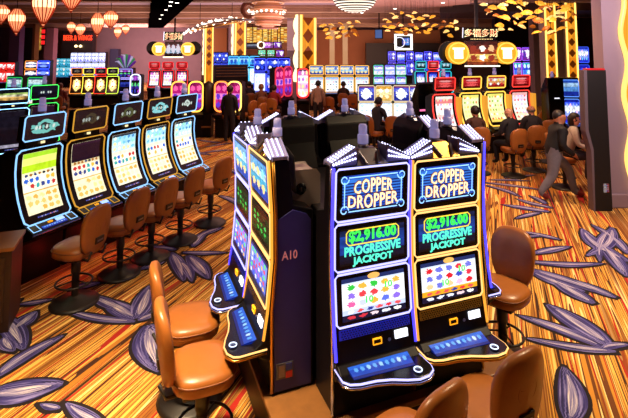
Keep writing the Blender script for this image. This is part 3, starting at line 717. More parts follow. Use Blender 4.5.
for i, (k, e, ang) in enumerate(((-.30, .93, .15), (.72, .86, .05), (1.48, .88, .0), (2.38, .86, .0), (3.45, .86, -.1))):
    q = L0 + LU * (.724 * k) + LN * e; f = Matrix.Rotation(ang, 3, 'Z') @ (-LN)
    chair(q.x, q.y, (f.x, f.y), ['tan chair at the near end of the left bank, red glow beneath it', 'tan chair second along the left bank, before the amber-framed machine', 'tan chair at the middle of the left bank', 'tan chair fourth along the left bank', 'tan chair at the far end of the left bank, nearest the aisle'][i], CL)
DIMG = screen('dim_game', [(0, 'd0c8e0'), (.08, '100c18'), (.5, '1c1826')], (), .8, .3)
# row behind the left bank, two machines whose tops show
for i, (px, py, ld, ts, lab) in enumerate(((14, 97, led('90d0ff', 3), screen('roll_picture', [(0, '101018'), (.2, 'e0b060'), (.45, 'f0e8c0'), (.62, 'b0d070'), (.75, '101820')], (), 1.2, .5, 4, 2), 'slot machine behind the left bank with pale blue top frame and food picture'),
                                    (45, 94, led('38d050', 2.5), dim_title('blank_navy', ['181c38'], 7, .8), 'slot machine behind the left bank with green top frame and blank navy screen'))):
    d = 10.3 + i * 1.0; q = DP(px, py, d)
    curved(lab, (q.x, d, 0), .75, ld, S2 if i else DIMG, ts, 'machines behind the left bank', True, 1.0)
# brown podium at the lower left
q = GP(3, 246, 1.0)
pd = empty('podium', (-3.62, 5.30, 0), R(20), 'brown wooden podium with tan top at the left edge of the photo', 'podium')
MB().box((0, 0, .42), (.62, .5, .84)).build('body', pm('brown_wood', '301a0e', .55, 0, None, 0, .35, 12), pd, bev=.01)
MB().box((0, 0, .86), (.66, .54, .04)).build('top', pm('tan_wood_top', '96602e', .45, 0, None, 0, .2, 10), pd, bev=.006)
MB().box((.0, -.26, .45), (.5, .02, .66)).build('door', pm('dark_brown_wood', '38200f', .55, 0, None, 0, .3, 12), pd)

# ------------------------------------------------------------------ banks farther away
def xd(px, d): return (px - 314) / F * d
def yscreen(nm, seed=1):
    return screen(nm, [(0, 'f0d060'), (.1, 'f8f4b0'), (.5, 'f0f8b8'), (.9, 'e8e070')], ((5, 6, .05, .95, .05, .97, .27, ['d8b830', '90b040', 'fffff0', 'e06030', 'f8e880', 'b8c860']),), 1.35, .1, 6, seed)
RB = [(448, 12.5, 'd83028', screen('rose_reel_screen', [(0, 'fff0f0'), (.3, 'f8c8c0'), (.4, 'ffffff'), (.72, 'fff4e8'), (.76, 'e88080'), (.9, 'f8e0d8')], ((5, 6, .05, .95, .05, .95, .28, ['f07070', 'ffd0a0', 'ffffff', 'c090d0', 'f8f0f0']),), 1.35, .1, 6, 1), 'red'),
      (475, 12.9, 'e8b040', yscreen('lime_reel_screen', 2), 'gold'), (500, 13.3, 'e8b040', yscreen('lemon_reel_screen', 3), 'gold'),
      (525, 13.7, 'e03028', screen('pale_rose_reel_screen', [(0, 'ffe8c8'), (.3, 'ffffff'), (.7, 'f8e0f0'), (.9, 'f0b0b0')], ((4, 6, .05, .95, .05, .95, .26, ['f0c0a0', 'f06060', 'ffffff', 'd0b0e0']),), 1.3, .1, 6, 4), 'red')]
RT = screen('red_title', [(0, '4a0808'), (.15, 'b01018'), (.5, 'd82028'), (.85, 'a00c14')], ((1, 3, .12, .88, .18, .85, .42, ['f0a0a0', 'ff6060', 'f8c8b0']),), .95, .3, 12, 3)
RT2 = screen('fish_title', [(0, 'a01818'), (.3, 'e8a060'), (.6, 'f0e0d0'), (.85, 'c04030')], ((4, 2, .05, .95, .1, .9, .3, ['ffffff', 'd03030', 'f0c040']),), 1.1, .3, 8, 4)
for i, (px, d, hx, sm_, cn) in enumerate(RB):
    rm = curved('%s-framed curved slot machine, %s from the left under the big gold coin sign' % (cn, ordn(i)), (xd(px, d), d + .35, 0), R(17), led(hx, 2.2), sm_, RT2 if i == 2 else RT, 'curved slot machines under the gold coin sign', False, 1.04, .72, .62)
    MB().box((.42, .1, .95), (.10, .25, 1.3)).build('light_column', led('f0a030', 1.0), rm)
WS = ((4, 3, .08, .92, .1, .9, .3, ['ffffff', '90a8ff', 'f0c0e0', '70d0ff']),)
FLM = screen('flame_screen', [(0, '180802'), (.1, '501c06'), (.3, 'a05010'), (.7, '602808'), (.9, '180804')], ((1, 1, .05, .95, .02, .98, .46, ['ffd880']), (1, 1, .15, .85, .12, .95, .36, ['fff8e0']), (1, 2, .2, .8, .2, .9, .16, ['ffb848', 'f08020'])), 1.5, .3, 5, 2)
DKT = dim_title('dark_title', ['a0a0a0', '807060'], 3, .8, .3)
def far(bank, px, d, top, w, style, fr, main, topm, label, group, rz=0, body=None, **k):
    q = DP(px, top, d); loc = (q.x, d, 0)
    if style == 'curve': return curved(label, loc, rz, fr, main, topm, group, False, q.z / 2.137, w * 2.137 / q.z, w * .87 * 2.137 / q.z, False)
    if style == 'up': return upright(label, loc, rz, w, q.z, fr, main, topm, group, body, **k)
    if style == 'oval': return oval(label, loc, rz, w, q.z, fr, main, group)
for i, (px, hx, cn) in enumerate(((77, 'e08030', 'orange'), (89, 'f0d840', 'yellow'), (101, 'e83020', 'red'), (113, 'c8e040', 'lime'))):
    far(0, px, 24, 68, .62, 'curve', led(hx, 2.2), FLM, DKT, '%s-framed slot machine with flame-coloured screen, in the row behind the left bank' % cn, 'flame-screen machines behind the left bank', R(12))
RDS = screen('red_white_screen', [(0, 'c01010'), (.3, 'ffb0b0'), (.6, 'ffffff'), (.85, 'e02020')], ((2, 3, .1, .9, .1, .9, .32, ['ffffff', 'ff4040', 'ffd0d0']),), 1.2, .2, 5, 1)
for i, px in enumerate((2, 10.5)): far(0, px, 32, 62, .58, 'up', led('f02a20', 2), RDS, RDS, 'red slot machine at the far left edge, %s one of two' % ['outer', 'inner'][i], 'red machines at the far left')
HS = screen('house_screen', [(0, '181020'), (.2, 'e8e8ff'), (.45, '3040a0'), (.6, 'ffffff'), (.8, '20205a')], ((1, 2, .1, .9, .1, .95, .4, ['ffffff', 'f0e8ff']),), 1.3, .3, 4, 1)
HSB = screen('house_screen_blue', [(0, '101a80'), (.25, '4060ff'), (.5, '1828c0'), (.65, 'ffffff'), (.85, '2030d0')], ((1, 2, .1, .9, .1, .95, .38, ['ffffff', '80a0ff']),), 1.3, .3, 4, 2)
far(0, 31, 32, 60, .85, 'up', led('f09030', 2), HS, HS, 'orange-framed slot machine with white roof picture, far left', None)
far(0, 43.5, 32, 60, .85, 'up', led('3050ff', 2.5), HSB, HSB, 'blue-framed slot machine with white roof picture, far left', None)
STAR = screen('star_screen', [(0, '3838e0'), (.3, 'e8ecff'), (.5, '7080ff'), (.7, 'ffffff'), (.9, 'c0c8ff')], ((2, 3, .02, .98, .02, .98, .36, ['ffffff', 'dfe6ff', '5060f0']),), 1.4, .2, 4, 3)
for i in range(5): far(0, 74 + i * 7, 36, 52, .52, 'up', led('c8d0ff', 2), STAR, STAR, 'tall white star-lit slot machine, %s from the left below the red neon sign' % ordn(i), 'white star machines below the red neon sign')
AQ = screen('aqua_screen', [(0, '1090c0'), (.3, '70e0f0'), (.5, '20a0c0'), (.7, 'd0ffff'), (.9, '30b0d0')], ((2, 2, .05, .95, .05, .95, .3, ['ffffff', '60d0ff', '2060c0']),), 1.0, .3, 4, 3)
for i in range(3): far(0, 56.5 + i * 6.5, 37, 58, .5, 'up', led('40c0e8', 1.5), AQ, AQ, 'aqua-lit slot machine, %s from the left beside the white star machines' % ordn(i), 'aqua machines beside the star machines')
for i, px in enumerate((14, 35)):
    far(0, px, 18, 76, .62, 'up', led('20b048', 1.6), S3, screen('pale_cyan_title', [(0, '0c3040'), (.2, '90d8e0'), (.5, 'e0f8ff'), (.85, '206070')], (), 1.1, .4, 5, 2), 'green-framed slot machine peeping over the left rear machines, %s one' % ['left', 'right'][i], 'green-framed machines at left rear')
# red row under the left coin sign
PKS = screen('pink_white_screen', [(0, 'fff0ff'), (.3, 'f8c0e0'), (.5, 'ffffff'), (.75, 'e080c0'), (.9, '602040')], ((3, 4, .05, .95, .05, .95, .3, ['ffffff', 'f090c0', 'c060d0', 'ffe0a0']),), 1.35, .2, 5, 2)
for i, px in enumerate((154.5, 168, 182)): far(0, px, 27, 62, .70, 'curve', led('e81c28', 1.8), PKS, RT, 'red-framed slot machine under the smaller coin sign, %s from the left' % ordn(i), 'red machines under the smaller coin sign', R(8))
MON = screen('mixed_glow_screen', [(0, '100818'), (.3, '4020a0'), (.5, '102020'), (.7, 'a040d0'), (.9, '102040')], ((3, 3, .05, .95, .05, .95, .3, ['60e080', 'e0e0ff', 'c050e0', '3040c0', '102030']),), 1.0, .4, 5, 1)
q = far(0, 125, 25, 68, .8, 'up', led('b0a0ff', 1.6), screen('blue_glow', [(0, '0a0a18'), (.4, '1828a0'), (.6, '3850d8'), (.8, '0a0a18')], (), .8, .5, 4, 2), MON, 'dark slot machine with purple and green creature-like topper, behind the left bank', None)
tp = MB()
for k in range(9):
    a = R(20 + 17.5 * k); tp.tube([(.1 * math.cos(a), .2, 2.0), (.5 * math.cos(a), .2, 2.0 + .55 * math.sin(a) + .15), (.62 * math.cos(a + .2), .15, 2.1 + .62 * math.sin(a))], [.09, .06, .015], 6, False, k % 3)
tp.build('topper', [pm('topper_purple', '5a2080', .4, 0, '8030c0', .35), pm('topper_green', '206040', .4, 0, '30b060', .35), pm('topper_silver', 'a0a0c0', .3, .3, 'c0c8ff', .4)], q, True)
q = far(0, 136, 22, 74, .5, 'oval', led('d0d0ff', 2.5), MON, MON, 'dark slot machine with bluish white curved edge light, behind the left bank', None)
# island of four rounded magenta machines by the standing man
MAG = screen('magenta_screen', [(0, '801060'), (.2, 'd02090'), (.4, 'f080d0'), (.6, 'c01878'), (.85, '901050')], ((2, 3, .08, .92, .1, .9, .33, ['ffffff', 'f0c0ff', 'c01070', 'ff60a0', '6030c0']),), 1.3, .3, 5, 2)
for i, (px, hx, rz) in enumerate(((179, 'f09a40', R(14)), (196, 'f0b040', R(14)), (222, 'f07830', R(-8)), (235, 'f0b858', R(-8)))):
    far(0, px, 15.9, 81, .50, 'oval', led(hx, 3), MAG, MAG, 'magenta slot machine with rounded amber frame, %s from left beside the standing man' % ordn(i), 'magenta machines on the small island', rz)
isl = empty('island_base', (xd(209, 16.2), 16.3, 0), 0, 'dark low island with bronze rail between the magenta machines', 'counter')
MB().box((0, 0, .4), (.3, .5, .8)).build('body', DARK, isl, bev=.02); MB().box((0, -.27, .36), (.32, .05, .05)).build('rail', pm('bronze_post', '9a6a40', .4, .4), isl)
MB().lathe([(.0, 0), (.24, 0), (.2, .5), (.26, .95), (.0, 1.1)], 14, (0, 0, .8)).build('urn', pm('dark_bronze_panel', '2a1a14'), isl, True)
# blue rows far behind
BLS = screen('blue_white_screen', [(0, '2030d0'), (.3, '90a8ff'), (.5, 'f0f4ff'), (.75, '4060ff'), (.9, '1020a0')], WS, 1.35, .3, 5, 1)
DBL = screen('deep_blue_screen', [(0, '0c1490'), (.4, '2a48e8'), (.6, '90b0ff'), (.8, '1420c0')], ((2, 2, .05, .95, .05, .95, .32, ['ffffff', '3050f0', '80c0ff']),), 1.2, .3, 4, 4)
WBR = screen('bright_white_screen', [(0, 'e8f0ff'), (.4, 'ffffff'), (.8, 'd8e8ff')], ((3, 3, .05, .95, .05, .95, .25, ['b0c8ff', 'ffffff', 'f0d8e8']),), 1.5, .15, 5, 1)
for i in range(4): far(0, 206 + i * 6.3, 36, 52, .47, 'up', led('4a60ff', 1.5), BLS, DBL, 'deep blue slot machine, %s from the left between the two diamond columns' % ordn(i), 'deep blue machines between the diamond columns')
CYN = screen('cyan_top', [(0, '1038a0'), (.2, '40b0ff'), (.5, 'a0e8ff'), (.8, '2080e0')], ((2, 1, .1, .9, .2, .8, .4, ['ffffff', '1850c0']),), 1.2, .2, 5, 2)
for i in range(3): far(0, 233.5 + i * 10.5, 28, 55, .62, 'up', led('50c8ff', 2), WBR, CYN, 'bright white slot machine with cyan top, %s from the left right of the diamond columns' % ordn(i), 'white and cyan machines')
for i, px in enumerate((260, 272.5, 284)): far(0, px, 23, 57, .6, 'up', led('4858ff', 2), BLS if i else WBR, DBL, 'blue-topped slot machine, %s from the left behind the seated players' % ordn(i), 'blue-topped machines behind the seated players')
for i, px in enumerate((279, 287.5)): far(0, px, 18.8 + i * .5, 67 - i, .42, 'oval', led('d82840', 1.3), MAG, MAG, 'narrow rounded machine with red-pink frame, %s beside the central column' % ['left one', 'right one'][i], 'red-pink machines by the central column', R(35))
far(0, 303, 19, 68, .5, 'oval', led('f02828', 2.5), PKS, PKS, 'rounded red-framed machine with pale screen right of the central column', None)
# bank of four gold-framed machines behind the standing person
ICON = screen('cool_reel_screen', [(0, 'f0f0ff'), (.15, 'ffffff'), (.6, 'd8e8ff'), (.85, '90c0f0')], ((4, 5, .05, .95, .05, .95, .27, ['ffffff', 'f0a0a0', '80b0f0', '30303a', 'f0d080', 'c0e0ff']),), 1.35, .1, 6, 1)
ICT = screen('cool_title', [(0, '2040a0'), (.3, '90c8f0'), (.6, 'f0f0f0'), (.85, '4080d0')], ((3, 2, .05, .95, .1, .9, .35, ['ffffff', 'e07040', '3060c0', 'f0e0a0']),), 1.15, .3, 5, 2)
for i, px in enumerate((316.5, 332, 347, 362)): far(0, px, 23, 65, .72, 'up', led('e8a848', 2), ICON, ICT, 'gold-framed slot machine, %s from the left in the bank before the standing person' % ordn(i), 'gold-framed bank behind the carousel', R(4), splits=(.40, .74, .78, .985))
# low white-lit bank
EAG = screen('eagle_panel', [(0, '2030a0'), (.3, '3040c8'), (.6, '5060e0'), (.9, '802070')], ((1, 1, .1, .9, .05, .95, .42, ['ffffff']),), 1.25, .3, 6, 1)
EAGG = screen('sunny_panel', [(0, 'f0c060'), (.4, 'fff0b0'), (.8, 'f0b040')], ((2, 2, .1, .9, .1, .9, .3, ['ffffff', 'f8e8c0']),), 1.3, .3, 6, 1)
for i, px in enumerate((366.5, 384, 401.5, 416)): far(0, px, 15, 85, .56, 'up', led('e0c8a0', 1.4), WBR, EAGG if i == 1 else EAG, 'low white-screened slot machine with %s panel, %s from left beyond the carousel' % ('yellow' if i == 1 else 'blue', ordn(i)), 'low white-lit bank beyond the carousel', R(-2), splits=(.42, .70, .72, .985))
ds = empty('dark_screen_stand', (xd(424, 13.6), 13.6, 0), R(25), 'dark slanted machine back left of the red-framed machine', 'machine')
MB().exx([(.3, 0), (.3, 1.5), (.0, 2.05), (-.06, 2.0), (-.05, .9), (0, 0)], -.3, .3).build('cabinet', BLACK, ds, bev=.02); MB().box((0, -.07, 1.25), (.5, .02, .05)).build('strip_light', led('d86090', 2), ds)
MULT = screen('violet_white_screen', [(0, 'f0f0ff'), (.4, 'b0b8ff'), (.6, 'ffffff'), (.85, '7060e0')], WS, 1.3, .3, 5, 7)
for i, px in enumerate((378.5, 390, 401)): far(0, px, 25, 64, .55, 'up', led(['40d090', '7080ff', '60d0a0'][i], 1.6), MULT, MULT, 'violet-white slot machine with %s edge, %s from the left behind the low white bank' % (['green', 'blue', 'mint'][i], ordn(i)), 'violet-white machines behind the low bank')
TEALT = screen('teal_title_screen', [(0, '082828'), (.25, '105058'), (.5, '40a0b0'), (.8, '083038')], ((2, 1, .1, .9, .2, .8, .35, ['60a0e0', 'c0e0f0']),), 1.0, .3, 5, 2)
for i, (px, hx, cn) in enumerate(((421, '20a0a8', 'teal'), (433.5, 'e83030', 'red'), (446, '20a0b0', 'blue-green'))): far(0, px, 23, 61, .62, 'curve', led(hx, 2), BLS, TEALT if i != 1 else RT, '%s-framed slot machine behind the red machine under the large coin sign' % cn, 'teal and red machines behind the coin sign bank', R(5))
PUR = screen('purple_blue_screen', [(0, '1818a0'), (.4, '5048e8'), (.6, 'b0b0ff'), (.8, '3020c0')], ((2, 2, .05, .95, .05, .95, .32, ['ffffff', '4058f0', '9080ff']),), 1.25, .3, 4, 3)
for i in range(6): far(0, 331 + i * 8.3, 38, 56 + (i % 2), .66, 'up', led('4a50ff', 1.8), DBL, DBL if i % 2 else PUR, 'far blue slot machine, %s from the left in the row above the gold-framed bank' % ordn(i), 'far blue row above the gold-framed bank')
for i in range(6): far(0, 392 + i * 9, 36, 50.5 + (i % 2), .62, 'up', led('6058ff', 1.8), PUR, BLS if i % 2 else PUR, 'far purple-blue slot machine, %s from the left beside the framed wheel sign' % ordn(i), 'far purple row beside the wheel sign')
RDG = screen('far_red_screen', [(0, '901010'), (.5, 'f04030'), (.8, 'ff9080')], WS, 1.0, .4, 4, 3)
for i in range(3): far(0, 327 + i * 8, 40.5, 50.5, .6, 'up', led('f03020', 1.5), RDG, RDG, 'far red slot machine, %s from the left under the golden cluster lamp' % ordn(i), 'far red machines')
GRD = screen('grid_screen', [(0, '1060b0'), (.3, '40a0e0'), (.6, '2040d0'), (.9, '20c0c0')], ((2, 3, .02, .98, .02, .98, .36, ['d0f0ff', '4060ff', '60e0e0']),), 1.3, .2, 4, 4)
PNK = screen('pink_violet_sign', [(0, '8020a0'), (.4, 'f080ff'), (.6, 'ffffff'), (.8, '9040d0')], ((2, 1, .05, .95, .1, .9, .4, ['ffffff', '5030a0']),), 1.3, .3, 5, 3)
for i in range(3): far(0, 517 + i * 9, 27, 46, .5, 'up', led(['c050f0', '8050f0', '40a0e0'][i], 2), GRD, PNK, 'teal and violet tall slot machine, %s from the left behind the coin sign' % ordn(i), 'teal and violet machines at right rear')
BLK = screen('blue_title', [(0, '1830a0'), (.3, '60a0f0'), (.6, 'b0d8ff'), (.85, '2050c0')], (), 1.0, .3, 5, 3)
far(0, 571, 14.2, 78, .50, 'up', led('5a8cf0', 1.6), BLS, BLK, 'blue-lit slot machine behind the seated woman', None, R(-6))
bk = empty('slot_machine', (xd(553, 13.9), 13.9, 0), R(12), 'back of a dark slot machine with three small lights, left of the blue-lit one', 'slot machine')
MB().exx([(.3, 0), (.3, 1.8), (.1, 2.15), (-.02, 2.15), (-.05, 1.4), (-.05, 0)], -.27, .27).build('cabinet', BLACK, bk, bev=.02)
for k in range(3): MB().box((-.06 + .06 * k, -.055, 1.55), (.035, .015, .03)).build('indicator', led('e0e0f0', 2), bk)
candle(bk, 0, .12, 2.13, 1.1)
far(0, 583, 22.5, 45, .5, 'up', led('4060ff', 1.5), DBL, BLS, 'tall blue and white slot machine by the dark red wall', None, R(-20))
# mid-distance dark table with slanted top
dt = empty('gaming_table', (xd(231, 22.5), 22.5, 0), R(15), 'dark gaming table hood with slatted sides left of the white machines', 'table')
MB().exx([(.5, 0), (.5, 2.1), (-.2, 2.25), (-.5, 1.7), (-.4, 0)], -.8, .8).build('body', pm('dark_walnut', '1e1214'), dt)
for k in range(4): MB().box((0, -.52 + .07 * k, 1.72 + .13 * k), (1.4, .03, .03)).build('slat', pm('bronze_post', '9a6a40'), dt)
# tall black cabinet in front of the right column
c1 = GP(592, 212); bcx = 5.16
bc = empty('tall_cabinet', (5.24, 8.95, 0), 0, 'tall black slot cabinet seen from its side, grey front edge, at the right column', 'slot machine')
MB().exy([(-.04, 0), (.30, 0), (.30, 2.60), (-.06, 2.60), (-.08, 1.5), (.0, 1.15)], -.08, .08).build('side', pm('black_cabinet_side', '0c080b', .6), bc)
MB().exy([(-.02, .0), (.0, 1.12), (-.08, 1.48), (-.06, 2.60), (-.12, 2.60), (-.14, 1.46), (-.05, 1.1), (-.05, 0)][::-1], -.085, .085).build('front_edge', pm('grey_cabinet_front', '645660', .5, 0, None, 0, .1, 6), bc)
MB().box((.12, .0, 2.615), (.34, .14, .03)).build('red_cap', pm('red_cap', 'a01820', .4, 0, 'd01820', .5), bc)
MB().box((.20, -.085, .42), (.10, .012, .16)).build('sticker', screen('sticker', [(0, 'd8c8c0'), (.5, 'b03028')], WS, .4, .3), bc)
# ------------------------------------------------------------------ signs
GOLDC = pm('coin_gold', 'f0b030', .3, .5, 'ffb830', .7, .25, 6)
COIN = screen('coin_glow', [(0, 'f0a020'), (.3, 'ffd860'), (.7, 'fff0a0'), (.9, 'f8c040')], (), 1.3, .3, 5, 1)
def coin_sign(cx, cy, d, cr, label, script_, shift, panel_mat, subline):
    c = DP(cx, cy, d); p = empty('coin_sign', (c.x, d, c.z), R(5), label, 'sign')
    s = d / F                                  # metres per pixel of the photograph at that distance
    g = cr / 8.3
    for k, sx in enumerate((-1, 1)):
        x = sx * shift * s
        cn = MB().disc((x, 0), cr * s, -.06, .12, 28).build('coin', GOLDC, p, bev=.01)
        MB().tube([(x + .92 * cr * s * math.cos(2 * math.pi * t / 28), -.065, .92 * cr * s * math.sin(2 * math.pi * t / 28)) for t in range(28)], .6 * s, 6, True).build('coin_rim', led('ffc850', 1.6), cn)
        nb = MB()
        for (bx_, bz_, bw_, bh_) in ((-2.6, -.3, 1.3, 7), (2.6, -.3, 1.3, 7), (0, 3.4, 9, 1.3), (0, .2, 2.4, 6.4), (0, -3.6, 6.6, 1.3)): nb.box((x + bx_ * s * g, -.07, bz_ * s * g), (bw_ * s * g, .04, bh_ * s * g))
        nb.build('coin_character', led('fff4d8', 2.2), cn)
        MB().disc((x + (-6 if sx < 0 else 6 if shift < 25 else 0) * s, .8 * s), cr * 1.04 * s, .13, .2, 28).build('coin_back_disc', BLACK, p)  # slightly larger black disc set behind each coin
    W = (31 if shift > 20 else 15.5) * s; H = (23 if shift > 20 else 13.5) * s
    MB().box((0, .06, 0), (W + 1.5 * s, .16, H + 1.5 * s)).build('frame', pm('dark_walnut', '1e1214'), p)
    MB().strip(-W / 2, W / 2, [(-.02, H / 2), (-.02, -H / 2)], .01).build('picture', panel_mat, p)
    MB().box((0, .0, -H / 2 - 1.4 * s), (W + 4 * s, .1, 1.2 * s)).build('light_bar', led('ffe8c8', 2.5), p)
    zt = H / 2 + (8.5 if shift > 20 else 6.0) * s
    h_ = (8 if shift > 20 else 7) * s
    bd = MB().exy([(-W * .62, zt - h_ * .6), (W * .56, zt - h_ * .6), (W * .6, zt + h_ * .62), (-W * .6, zt + h_ * .62)], .02, .12).build('script_board', BLACK, p)
    MB().tube([(-W * .63, .0, zt - h_ * .62), (-W * .61, .0, zt + h_ * .64)], .35 * s, 5).build('white_edge', led('f0ecff', 2), bd)
    t = text(script_, 'sign_characters', led('fff0b0', 2.0), bd, Matrix.Translation((0, .005, zt)), W * 1.12, h_, .01, .012)
    text(script_, 'sign_characters', led('e84020', 1.2), bd, Matrix.Translation((0, -.02, zt)), W * 1.05, h_ * .85, .005)
    if subline:
        b = MB()
        for k in range(14): b.lathe([(0, .5 * s), (.5 * s, 0), (0, -.5 * s)], 6, (-W * .35 + W * .7 * k / 13, 0, zt - h_ * .78))
        b.build('bulb_line', led('ffd890', 2.5), bd)
    MB().box((0, .3, (CEIL - c.z + H / 2) / 2), (.08, .08, CEIL - c.z - H / 2)).build('hanger', DARK, p)
    return p
GRN_ = screen('garden_picture', [(0, '803010'), (.12, 'c87028'), (.25, 'e8c060'), (.45, '903018'), (.65, '602018'), (.85, '401410')], ((3, 2, .05, .95, .1, .9, .33, ['f0e0d0', 'd0a070', '802818', 'e8d8d0', 'a04828']),), 1.7, .4, 6, 3)
PIC2 = screen('blue_gem_picture', [(0, '301010'), (.2, 'a8d0f0'), (.4, 'd0e8f8'), (.55, '803040'), (.8, '401418')], ((3, 1, .05, .95, .1, .9, .4, ['90c8f0', 'a03838', 'e0d8e8']),), 1.0, .4, 5, 2)
coin_sign(482, 53, 12.6, 10.8, 'large sign with two gold coins and red characters above the right bank', '\u591a\u798f\u591a\u8ca1', 25, GRN_, True)
coin_sign(173.4, 49, 26, 6.6, 'smaller sign with two gold coins hanging far left of the central column', '\u591a\u798f\u591a\u8ca1', 14, PIC2, False)
q = DP(78, 38, 38.2)
ns = empty('neon_sign', q, 0, 'red neon lettering on a dark fascia above the far entrance', 'sign')
MB().box((0, .05, 0), (2.6, .1, .75)).build('fascia', pm('sign_fascia', '2a100e', .6), ns)
text('BEER & WINGS', 'neon_letters', led('ff3a18', 2.5), ns, Matrix.Translation((0, -.02, .02)), 2.35, .42, .03, .01)
for k, px in enumerate((76, 80.5)):
    q = DP(px, 46, 38.3); tag(MB().lathe([(0, .12), (.12, .03), (.12, -.08), (0, -.12)], 10, (0, 0, 0)).build('entrance_lamp', led('ffe0a0', 3), at=q), 'small warm lamp under the red neon sign, %s one' % ['left', 'right'][k], 'lamp', 'lamps under the neon sign')
q = DP(43.3, 37, 35.2)
rl = empty('wall_sign', q, 0, 'narrow vertical red sign beside the gold post at far left', 'sign')
MB().box((0, .06, 0), (.3, .12, 1.3)).build('board', pm('sign_fascia', '2a100e'), rl)
for k in range(3): MB().box((0, -.02, .42 - .42 * k), (.24, .05, .28)).build('lit_letter_block', led('f01c20', 1.5), rl)
q = DP(38.5, 36, 36.4)
tag(MB().box((0, 0, 0), (.45, .1, 2.2)).build('gold_mesh_panel', screen('gold_mesh', [(0, 'a06010'), (.5, 'e0a030'), (.9, '805010')], ((5, 24, 0, 1, 0, 1, .3, ['ffe080', '402008', 'f0b040']),), .9, .5, 12, 1), at=q), 'narrow glowing gold mesh panel by the bronze post', 'wall panel')
q = DP(267, 35, 35.6)
tag(MB().box((0, 0, 0), (3.1, .12, 1.15)).build('gold_mosaic_panel', screen('gold_mosaic', [(0, 'c07010'), (.3, 'ffc040'), (.6, 'e89020'), (.9, 'c87818')], ((34, 12, 0, 1, 0, 1, .5, ['ffe890', 'a05008', 'ffd050', 'f8b030', 'd08010', '7a3c08']),), 1.2, .5, 10, 1), at=q), 'glittering gold mosaic panel left of the central column', 'wall panel')
def vsign(px, py, d, w, h, mat, frame, label, group=None):
    q = DP(px, py, d); p = empty('video_sign', q, 0, label, 'screen', group)
    MB().box((0, .06, 0), (w, .12, h)).build('frame', frame, p); MB().strip(-w / 2 + .05, w / 2 - .05, [(-.01, h / 2 - .05), (-.01, -h / 2 + .05)], .01).build('display', mat, p)
    MB().box((0, .06, (CEIL - q.z + h / 2) / 2), (.06, .06, max(.1, CEIL - q.z - h / 2))).build('hanger', DARK, p); return p
VIO = screen('violet_sign', [(0, 'c060e0'), (.4, 'ffd0ff'), (.7, 'f090f0'), (.9, '8030a0')], (), 1.4, .4, 5, 1)
vsign(268, 45, 34, .75, .5, VIO, BLACK, 'bright violet video sign under the gold mosaic, left one', 'violet signs'); vsign(277.5, 45, 34, .62, .5, PNK, BLACK, 'bright violet video sign under the gold mosaic, right one', 'violet signs')
vsign(252, 46, 34.5, .9, .45, screen('car_sign', [(0, '101820'), (.3, '304060'), (.6, 'a0b0c8'), (.8, '202838')], (), 1.0, .4, 4, 2), BLACK, 'dim grey video sign left of the violet ones')
q = DP(261, 45, 33.8); tag(MB().lathe([(.2, -.05), (.28, -.05), (.28, .05), (.2, .05), (.2, -.05)], 20, (0, 0, 0), 0, Matrix.Rotation(R(90), 3, 'X')).build('ring_lamp', led('fff0d0', 2.5), at=q), 'glowing ring lamp between the video signs', 'lamp')
GRS = screen('green_sign', [(0, '107030'), (.4, '80ffa0'), (.7, '30d070'), (.9, 'a0ffd0')], WS, 1.3, .4, 5, 3)
for k in range(3): vsign(262 + k * 9, 53.5, 33, .6, .55, GRS if k < 2 else PNK, BLACK, '%s video sign, %s from the left above the blue-topped machines' % ('green' if k < 2 else 'pink', ordn(k)), 'small lit signs above the blue-topped machines')
# framed wheel sign
q = DP(403.5, 42, 22)
fs = empty('framed_sign', q, 0, 'white-lit frame with black wheel and blue screen, right of centre', 'sign')
MB().ring(-.42, .42, -.38, .38, .09, -.06, .06).build('frame', led('fff0e0', 2), fs); MB().box((0, .06, 0), (.8, .05, .7)).build('back_panel', BLACK, fs)
MB().disc((-.2, -.02), .24, -.05, .03, 20).build('wheel', BLACK, fs); MB().box((.1, -.03, .02), (.34, .06, .34)).build('blue_screen', screen('blue_logo', [(0, '1030a0'), (.5, '3080e0')], WS, 1.2, .3), fs)
MB().tube([(-.2 + .24 * math.cos(2 * math.pi * t / 20), -.06, -.02 + .24 * math.sin(2 * math.pi * t / 20)) for t in range(20)], .018, 5, True).build('wheel_rim', led('f0f0ff', 1.5), fs)
MB().box((0, .06, (CEIL - q.z + .35) / 2), (.06, .06, CEIL - q.z - .35)).build('hanger', DARK, fs)
q = DP(379, 34, 24)
tv = empty('television', q, R(-30), 'small dark television hanging under the ceiling near the golden lamp', 'television')
MB().box((0, 0, 0), (.42, .1, .5)).build('casing', BLACK, tv); MB().box((0, -.055, 0), (.36, .012, .42)).build('screen', led('3a6ab0', .7), tv); MB().box((0, .03, (CEIL - q.z + .25) / 2), (.05, .05, CEIL - q.z - .25)).build('bracket', DARK, tv)
